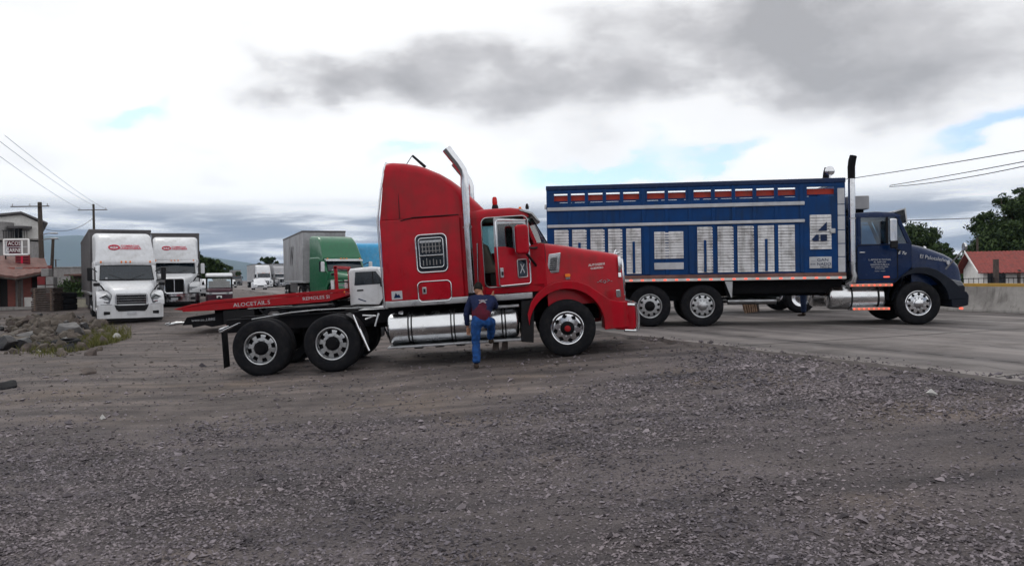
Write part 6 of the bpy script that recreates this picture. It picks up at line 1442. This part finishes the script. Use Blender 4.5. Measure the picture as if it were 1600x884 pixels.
def plain_wall(name, label, px0, px1, ytop, Y, m, dark=()):
    a = at(px0, ytop, Y); b = at(px1, ytop, Y); z0 = float(gz(a.x, Y)) - .1; T = thing(name, label, 'wall', (a.x, Y, z0))
    mk('wall_face', *box(0, b.x - a.x, 0, .25, 0, a.z - z0), m, T, bevel=.02, seg=1); mk('coping', *box(-.03, b.x - a.x + .03, -.04, .29, a.z - z0 + .003, a.z - z0 + .08), 'concrete', T, bevel=.01, seg=1)
    return T
plain_wall('boundary_wall', 'grey block wall between the shop and the white trucks', 76, 150, 419, 58, 'wall_grey')
plain_wall('low_wall', 'low cream wall beside the first white truck wheels', 117, 138, 467, 43, 'wall_cream')
def shed():
    p = yard(124, 52); T = thing('stall', 'dark brown shack beside the nearest white truck trailer', 'shack', p)
    mk('front', *box(-.6, 2.0, 0, 1.6, 0, 1.75), 'wood_dark', T, bevel=.02, seg=1); mk('roof', *prism([(-.85, 1.75), (2.1, 1.75), (2.1, 1.95), (-.85, 1.85)], -.3, 1.8), 'roof_rust', T, bevel=.01, seg=1)
    mk('hatch', *box(-.95, -.3, -.25, -.2, .9, 1.35), 'black_frame', T)
shed()
# stack of planks/pallets and tyres in front of the shop
def pallet_stack():
    p = yard(74, 39.5); T = thing('plank_stack', 'stack of dark weathered planks beside the shop', 'planks', p)
    z = 0.
    for k in range(11):
        h = .085; jx = random.uniform(-.04, .04); mk('plank', *box(-.55 + jx, .55 + jx, -.45, .45, z, z + h), 'wood_dark', T, bevel=.008, seg=1); z += h + .022
        if k < 10:
            for x in (-.4, .4): mk('spacer', *box(x - .04, x + .04, -.45, .45, z - .022, z), 'wood', T)
pallet_stack()
def crates():
    p = yard(76, 40.8); T = thing('block_pile', 'grey blocks heaped behind the plank stack', 'blocks', p)
    for k, (x, z) in enumerate(((-.3, 0), (.12, 0), (-.3, .42), (.12, .42), (-.3, .84), (.12, .84), (-.28, 1.26), (.14, 1.26), (-.1, 1.68))):
        mk('block', *box(x - .2, x + .2, -.2 + .02 * (k % 3), .2, z, z + .40), 'wall_grey' if k % 3 else 'red_wall', T, bevel=.02, seg=1)
crates()
def tyre_obj(label, loc, rot, r=.5, group=None):
    T = thing('tyre', label, 'tyre', loc, rot, group)
    k = r / .5; w = .28
    G().lathe([(a * k, b) for a, b in [(.29, .03 - w / 2), (.31, -w / 2), (.44, -w / 2 - .004), (.485, .02 - w / 2), (.5, .05 - w / 2), (.5, -.05), (.488, -.045), (.488, -.03), (.5, -.025), (.5, .025), (.488, .03), (.488, .045), (.5, .05), (.5, w / 2 - .05), (.485, w / 2 - .02), (.44, w / 2), (.31, w / 2), (.29, w / 2 - .03), (.40, w / 2 - .05), (.44, 0), (.40, -w / 2 + .05), (.29, .03 - w / 2)]], axis='z', n=40).mk('tread', 'rubber', T, smooth=40)
    return T
b_ = yard(104, 40.3)
for k in range(3): tyre_obj('old tyre in the stack beside the planks, %s' % ('lowest', 'middle one', 'on top')[k], (b_[0], b_[1], b_[2] + .15 + .29 * k), (0, 0, k), .46, 'tyre stack beside the planks')
e = at(103, 540, 22.6); tyre_obj('old tyre lying in the grass in front of the rubble', (e.x, 22.6, float(gz(e.x, 22.6)) + .10), (radians(5), 0, 0), .38)

# ------------------------------------------------------------------ rubble heap
def rock(name, label, cat, loc, size, m, seed, parent=None, flat=.6, rough=.35):
    bm = bmesh.new(); bmesh.ops.create_icosphere(bm, subdivisions=3, radius=1); r = random.Random(seed)
    ax = [(Vector((r.gauss(0, 1), r.gauss(0, 1), r.gauss(0, 1))).normalized(), r.uniform(.42, .8)) for _ in range(20)]
    for v in bm.verts:
        for d, o in ax:
            t = v.co.dot(d)
            if t > o: v.co -= d * (t - o)
        n = .06 * sin(v.co.x * 7 + seed) + .05 * sin(v.co.y * 9 + v.co.z * 5); v.co *= 1 + n * rough
        v.co = Vector((v.co.x * size[0], v.co.y * size[1], v.co.z * size[2]))
    me = bpy.data.meshes.new(name); bm.to_mesh(me); bm.free(); me.materials.append(MT[m]); me.polygons.foreach_set('use_smooth', [True] * len(me.polygons)); me.set_sharp_from_angle(angle=radians(28))
    o = bpy.data.objects.new(name, me); COL.objects.link(o); o.location = loc; o.rotation_euler = (r.uniform(-.3, .3), r.uniform(-.3, .3), r.uniform(0, 6))
    if parent: o.parent = parent
    elif label: tag(o, label, cat)
    return o
def rpos(px, py, dz=0):
    d = cam.matrix_world.to_3x3() @ Vector(((px - 800) / 1250, -(py - 442) / 1250, -1)); t = 1.
    for _ in range(30):
        p = cam.location + d * t; zz = float(gz(p.x, p.y)); t = (zz - cam.location.z) / d.z
    p = cam.location + d * t; return (p.x, p.y, zz + dz)
rock('boulder', 'big pale grey broken slab standing at the top of the rubble', 'rock', rpos(92, 521, .25), (.85, .5, .72), 'rock', 3)
rock('boulder', 'dark grey boulder leaning beside the pale slab in the grass', 'rock', rpos(113, 531, .25), (.66, .42, .52), 'bag_grey', 5)
rock('boulder', 'whitish lump of rubble nearest the shop', 'rock', rpos(40, 512, .25), (.5, .38, .34), 'rock', 8)
rock('boulder', 'small pale stone among the grass right of the rubble', 'rock', rpos(136, 527, .12), (.33, .3, .26), 'rock', 9)
rock('boulder', 'pale stone at the top right corner of the rubble', 'rock', rpos(150, 515, .18), (.42, .3, .3), 'rock', 11)
rock('boulder', 'white stones at the tip of the grass patch', 'rock', rpos(182, 531, .08), (.2, .16, .16), 'paper', 12)
rock('rubbish_bag', 'dark flattened plastic sheet across the middle of the rubble', 'bag', rpos(60, 533, .12), (.95, .5, .28), 'bag_grey', 14)
rock('rubbish_bag', 'black plastic rubbish bag at the left side of the rubble', 'bag', rpos(10, 546, .15), (.6, .45, .42), 'bag_black', 15)
rock('rubber_scrap', 'low dark lump of torn rubber at the left edge of the yard', 'scrap', rpos(12, 606, .03), (.46, .24, .13), 'rubber', 31)
rock('rubbish_bag', 'second black bag lying in front of the grey sheet', 'bag', rpos(33, 545, .1), (.45, .35, .26), 'bag_black', 16)
def rubble():
    bm = bmesh.new(); r = random.Random(4)
    for k in range(640):
        t = r.random(); px = r.gauss(72, 46); py = r.gauss(524, 14)
        if not (-12 < px < 175 and 494 < py < 556): continue
        p = rpos(px, py, .02); s = .04 + .24 * r.random() ** 2 * (1.3 if r.random() < .15 else 1)
        ret = bmesh.ops.create_icosphere(bm, subdivisions=1, radius=1); q = Euler((r.random() * 6, r.random() * 6, r.random() * 6)).to_matrix()
        hgt = .48 * math.exp(-((px - 72) / 60) ** 2 - ((py - 522) / 17) ** 2) * r.uniform(.25, 1)
        sc_ = Vector((s, s * r.uniform(.5, 1), s * r.uniform(.4, .9)))
        for v in ret['verts']: v.co = q @ Vector((v.co.x * sc_.x * r.uniform(.75, 1.2), v.co.y * sc_.y * r.uniform(.75, 1.2), v.co.z * sc_.z)) + Vector((p[0], p[1], p[2] + hgt))
    me = bpy.data.meshes.new('rubble'); bm.to_mesh(me); bm.free(); [me.materials.append(MT[k]) for k in ('rock', 'dirt_brown', 'bag_black', 'wood_dark')]
    for i, p in enumerate(me.polygons): p.material_index = (0, 1, 3, 2, 1, 1, 0)[(i // 80) % 7]
    o = bpy.data.objects.new('rubble', me); COL.objects.link(o); o['kind'] = 'stuff'; tag(o, 'loose broken stones and bits of rubble in a heap on the left', 'rubble')
rubble()
def mound():
    n = 34; px = np.linspace(-1, 1, n); A_, B_ = np.meshgrid(px, px); c = rpos(66, 527); X = c[0] + A_ * 3.4 + B_ * -1.6; Y = c[1] + B_ * 5.5; rr = np.clip(1 - np.sqrt(A_ ** 2 + B_ ** 2), 0, 1)
    Z = gz(X, Y) - .05 + sstep(0, 1, rr) * (.22 + .08 * np.sin(X * 2.3 + Y) + .07 * np.sin(Y * 1.7 - X * 3.1) + .04 * np.sin(X * 6.1 + Y * 4.3))
    o = grid_obj('earth_mound', X, Y, Z, 'dirt_brown'); structure(o)
mound()
for k, (px, py, lb) in enumerate(((98, 548, 'scrap of white paper in front of the old tyre'), (60, 551, 'white litter beside the black bags'), (1455, 619, 'white scrap of litter on the gravel near the road edge'), (160, 657, 'pale scrap of litter on the bare earth at left'))):
    p = rpos(px, py, .02); g = G(); s = .09 if k < 3 else .05
    pts = [(random.uniform(-s, s), random.uniform(-s, s) * .6, random.uniform(0, .06)) for _ in range(7)]
    v = [(0, 0, .07)] + [(s * cos(a) * random.uniform(.5, 1), s * .6 * sin(a) * random.uniform(.5, 1), random.uniform(0, .03)) for a in [2 * pi * q / 8 for q in range(8)]] + [(0, 0, -.01)]
    f = [(0, 1 + q, 1 + (q + 1) % 8) for q in range(8)] + [(9, 1 + (q + 1) % 8, 1 + q) for q in range(8)]
    o = mk('litter', v, f, 'paper', smooth=0); o.location = p; tag(o, lb, 'litter')
p = rpos(140, 584, .03); rock('stone_slab', 'flat dark clod on the earth in front of the grass patch', 'rock', p, (.32, .16, .07), 'wood_dark', 21)
def grass():
    r = np.random.default_rng(5); n = 15000
    pts = []
    while len(pts) < n:
        px = r.normal(112, 48); py = r.normal(535, 10)
        if 20 < px < 205 and 518 < py < 562 and py < 566 - (px - 60) * .22 + (8 if px < 100 else 0): pts.append(rpos_fast(px, py))
    P = np.array(pts); h = r.uniform(.05, .20, n); a = r.uniform(0, 2 * pi, n); w = .010; lean = r.normal(0, .06, (n, 2))
    dx, dy = np.cos(a) * w, np.sin(a) * w
    V = np.stack([P + np.stack([-dx, -dy, -.02 * np.ones(n)], 1), P + np.stack([dx, dy, -.02 * np.ones(n)], 1), P + np.stack([lean[:, 0], lean[:, 1], h], 1)], 1).reshape(-1, 3)
    o = raw('grass', V, np.arange(n * 3).reshape(-1, 3), 'grass', False); o['kind'] = 'stuff'; tag(o, 'short yellow-green grass growing round the rubble', 'grass')
CW3 = cam.matrix_world.to_3x3()
def rpos_fast(px, py):
    d = CW3 @ Vector(((px - 800) / 1250, -(py - 442) / 1250, -1)); t = 1.9 / -d.z; p = cam.location + d * t
    return (p.x, p.y, float(gz(p.x, p.y)) + .03)
grass()

# ------------------------------------------------------------------ utility poles and lines
def pole(name, label, px, ytop, Y, r, arms, lean=0., mt='pole_wood', lamp=False):
    p = at(px, ytop, Y); z0 = float(gz(p.x, Y)); T = thing(name, label, 'pole', (p.x, Y, z0)); h = p.z - z0
    G().tube([(lean * h, 0, -.3), (0, 0, h)], [r * 1.25, r * .8], n=12).mk('shaft', mt, T)
    for z, w, off in arms:
        a = mk('crossarm', *box(off - w / 2, off + w / 2, -r - .1, -r, h - z - .025, h - z + .025), mt, T, bevel=.01, seg=1)
        for x in (off - w / 2 + .1, off, off + w / 2 - .1): G().lathe([(0, 0), (.03, .0), (.035, .05), (.02, .08), (.03, .12), (0, .14)], c=(x, -r - .05, h - z + .035), axis='z', n=8).mk('insulator', 'sign_grey', a)
    if lamp:
        for s, dz in ((1, 1.9), (1, 2.2)):
            G().tube([(0, 0, h - dz), (.5, -.1, h - dz + .1), (.75, -.1, h - dz + .12)], .025, n=6).mk('lamp_arm', 'steel', T)
            mk('lamp_head', *box(.65, 1.05, -.2, 0, h - dz + .06, h - dz + .15), 'steel', T, bevel=.03)
    return Vector((p.x, Y, p.z))
t1 = pole('utility_pole', 'tall dark utility pole with wide crossarm in front of the white building', 62, 316, 46, .14, [(.25, 2.2, -.45)], .015, lamp=True)
t2 = pole('utility_pole', 'slim utility pole with short crossarm behind the first white truck', 146, 319, 60, .10, [(.45, 2.2, 0)])
t3 = pole('bare_post', 'leaning dark post left of the first white truck', 83, 373, 47, .10, [], -.07)
pole('lamp_post', 'tiny far lamp post against the hills', 87, 405, 130, .12, [(.1, 1.6, 0)])
mast = at(47, 330, 55)
def line(label, a, b, sag, r=.014, group=None):
    a, b = Vector(a), Vector(b); pts = [a.lerp(b, k / 14) - Vector((0, 0, sag * 4 * (k / 14) * (1 - k / 14))) for k in range(15)]
    o = G().tube(pts, r, n=5).mk('power_line', 'wire'); tag(o, label, 'cable', group)
far = at(15, 205, 26); far0 = at(-30, 200, 24); far1 = at(30, 200, 30)
line('power line sloping down to the slim pole, lowest of three at left', t2 + Vector((-.9, 0, -.4)), at(-40, 215, 24), .15, .008)
line('power line sloping down to the slim pole, middle of three at left', t2 + Vector((0, 0, -.1)), at(-12, 212, 25), .15, .008)
line('power line sloping down to the slim pole, highest of three at left', t2 + Vector((.9, 0, -.4)), at(8, 212, 26), .15, .008)
line('short cable from the tall pole towards the slim pole', t1 + Vector((.1, 0, -1.5)), t2 + Vector((0, 0, -1.0)), .5, .016)
line('topmost cable crossing the sky at the upper right', at(1250, 290, 70), at(1660, 225, 42), .1, .028)
line('middle cable crossing the sky at the upper right', at(1390, 290, 66), at(1660, 241, 42), .05, .028)
line('lowest cable crossing the sky at the upper right', at(1390, 292, 66), at(1660, 246, 42), .25, .028)
line('low cable running behind the trees at right', at(1380, 345, 90), at(1640, 335, 90), .1, .045)

# ------------------------------------------------------------------ house and railing beyond the barrier
def house():
    Y = 52; a = at(1531, 445, Y); z0 = -.55; T = thing('house', 'small white house with red corrugated roof beyond the barrier', 'house', (a.x, Y, z0), (0, 0, radians(-14))); P = lambda n, vf, m, **k: mk(n, vf[0], vf[1], m, T, **k)
    P('wall', xprism([(0, 0), (4.2, 0), (4.2, 2.15), (2.1, 3.25), (0, 2.15)], .2, 6.0), 'wall_white', bevel=.02, seg=1)
    for x0, x1 in ((.45, .95), (1.05, 1.5)): w_ = P('window', box(x0, x1, -.03, .04, .6, 1.95), 'dark_glass', bevel=.01, seg=1)
    for x0, x1 in ((3.0, 3.5), (3.6, 4.2)): P('door', box(x0, x1, -.03, .04, .1, 1.95), 'interior', bevel=.01, seg=1)
    P('porch_post', box(2.05, 2.2, -.5, -.35, 0, 2.1), 'wood_dark'); P('porch_post', box(-.1, .02, -.5, -.35, 0, 2.0), 'wall_white')
    n = 60; g = G()
    for i in range(n + 1):
        x = -.25 + 6.6 * i / n; o = .035 * (i % 2)
        g.v += [(x, -.6, 1.93 + o), (x, 2.1, 3.35 + o), (x, -.6, 1.89 + o), (x, 2.1, 3.31 + o)]
    for i in range(n):
        k = i * 4; g.f += [(k, k + 4, k + 5, k + 1), (k + 2, k + 3, k + 7, k + 6), (k, k + 2, k + 6, k + 4), (k + 1, k + 5, k + 7, k + 3)]
    g.mk('roof', 'roof_red', T, smooth=0)
    g = G().add(([(-.25, 2.1, 3.36), (6.35, 2.1, 3.36), (6.35, 4.8, 1.93), (-.25, 4.8, 1.93), (-.25, 2.1, 3.30), (6.35, 2.1, 3.30), (6.35, 4.8, 1.87), (-.25, 4.8, 1.87)], [(0, 1, 2, 3), (4, 7, 6, 5), (0, 3, 7, 4), (1, 5, 6, 2), (2, 6, 7, 3)]))
    g.mk('roof', 'roof_red', T); P('barge_board', ([(-.27, -.62, 1.88), (-.27, 2.1, 3.30), (-.27, 2.1, 3.44), (-.27, -.62, 2.02), (-.33, -.62, 1.88), (-.33, 2.1, 3.30), (-.33, 2.1, 3.44), (-.33, -.62, 2.02)], [(0, 1, 2, 3), (4, 7, 6, 5), (0, 4, 5, 1), (3, 2, 6, 7), (0, 3, 7, 4), (1, 5, 6, 2)]), 'wall_white')
house()
def railing():
    Y = 40; a = at(1490, 430, Y); T = thing('railing', 'thin dark metal railing between the barrier and the house', 'fence', (a.x, Y, -.3)); g = G()
    for z in (1.45, .95, .4): mk('rail', *box(0, 8, -.02, .02, z, z + .035), 'black_frame', T)
    for k in range(33): mk('bar', *box(k * .25 - .009, k * .25 + .009, -.009, .009, .3, 1.5), 'black_frame', T)
    for k in range(5): mk('post', *box(k * 1.9 - .03, k * 1.9 + .03, -.03, .03, -.3, 1.6), 'black_frame', T)
    q = at(1556, 405, Y); mk('post', *box(q.x - a.x - .09, q.x - a.x + .09, -.1, .1, -.3, q.z + .3), 'wood_dark', T)
railing()
pole('bare_post', 'thin bare post standing left of the red roofed house', 1527, 372, 56, .08, [])

# leaning boards under the blue truck
def boards():
    T = thing('board_stack', 'pale wooden boards leaning together, seen under the blue truck', 'boards', (7.85, 26.3, .33), (0, 0, .2))
    for k in range(7):
        x = -.24 + k * .075; o = mk('board', *box(x, x + .05, -.1, .02, 0, .62 + .05 * (k % 3)), 'wood' if k < 6 else 'wood_dark', T, bevel=.005, seg=1); o.rotation_euler = (radians(-8), radians(-9 + 2 * (k % 4)), 0)
boards()

# ------------------------------------------------------------------ hazy air over the plain
def haze():
    v, f = box(-6900, 6900, -300, 6900, -3, 400); o = mk('haze', v, f, 'wire', smooth=0); o['kind'] = 'stuff'; o['label'] = 'thin pale haze in the air over the plain'; o['category'] = 'haze'
    m = bpy.data.materials.new('haze'); m.use_nodes = True; t = m.node_tree; t.nodes.clear()
    out = nn(t, 'ShaderNodeOutputMaterial'); pv = nn(t, 'ShaderNodeVolumePrincipled'); pv.inputs['Color'].default_value = (.55, .74, 1, 1); pv.inputs['Density'].default_value = .00008; pv.inputs['Anisotropy'].default_value = .2
    wire(t, pv.outputs[0], out.inputs['Volume']); o.data.materials.clear(); o.data.materials.append(m)
HAZE = True
if HAZE: haze()
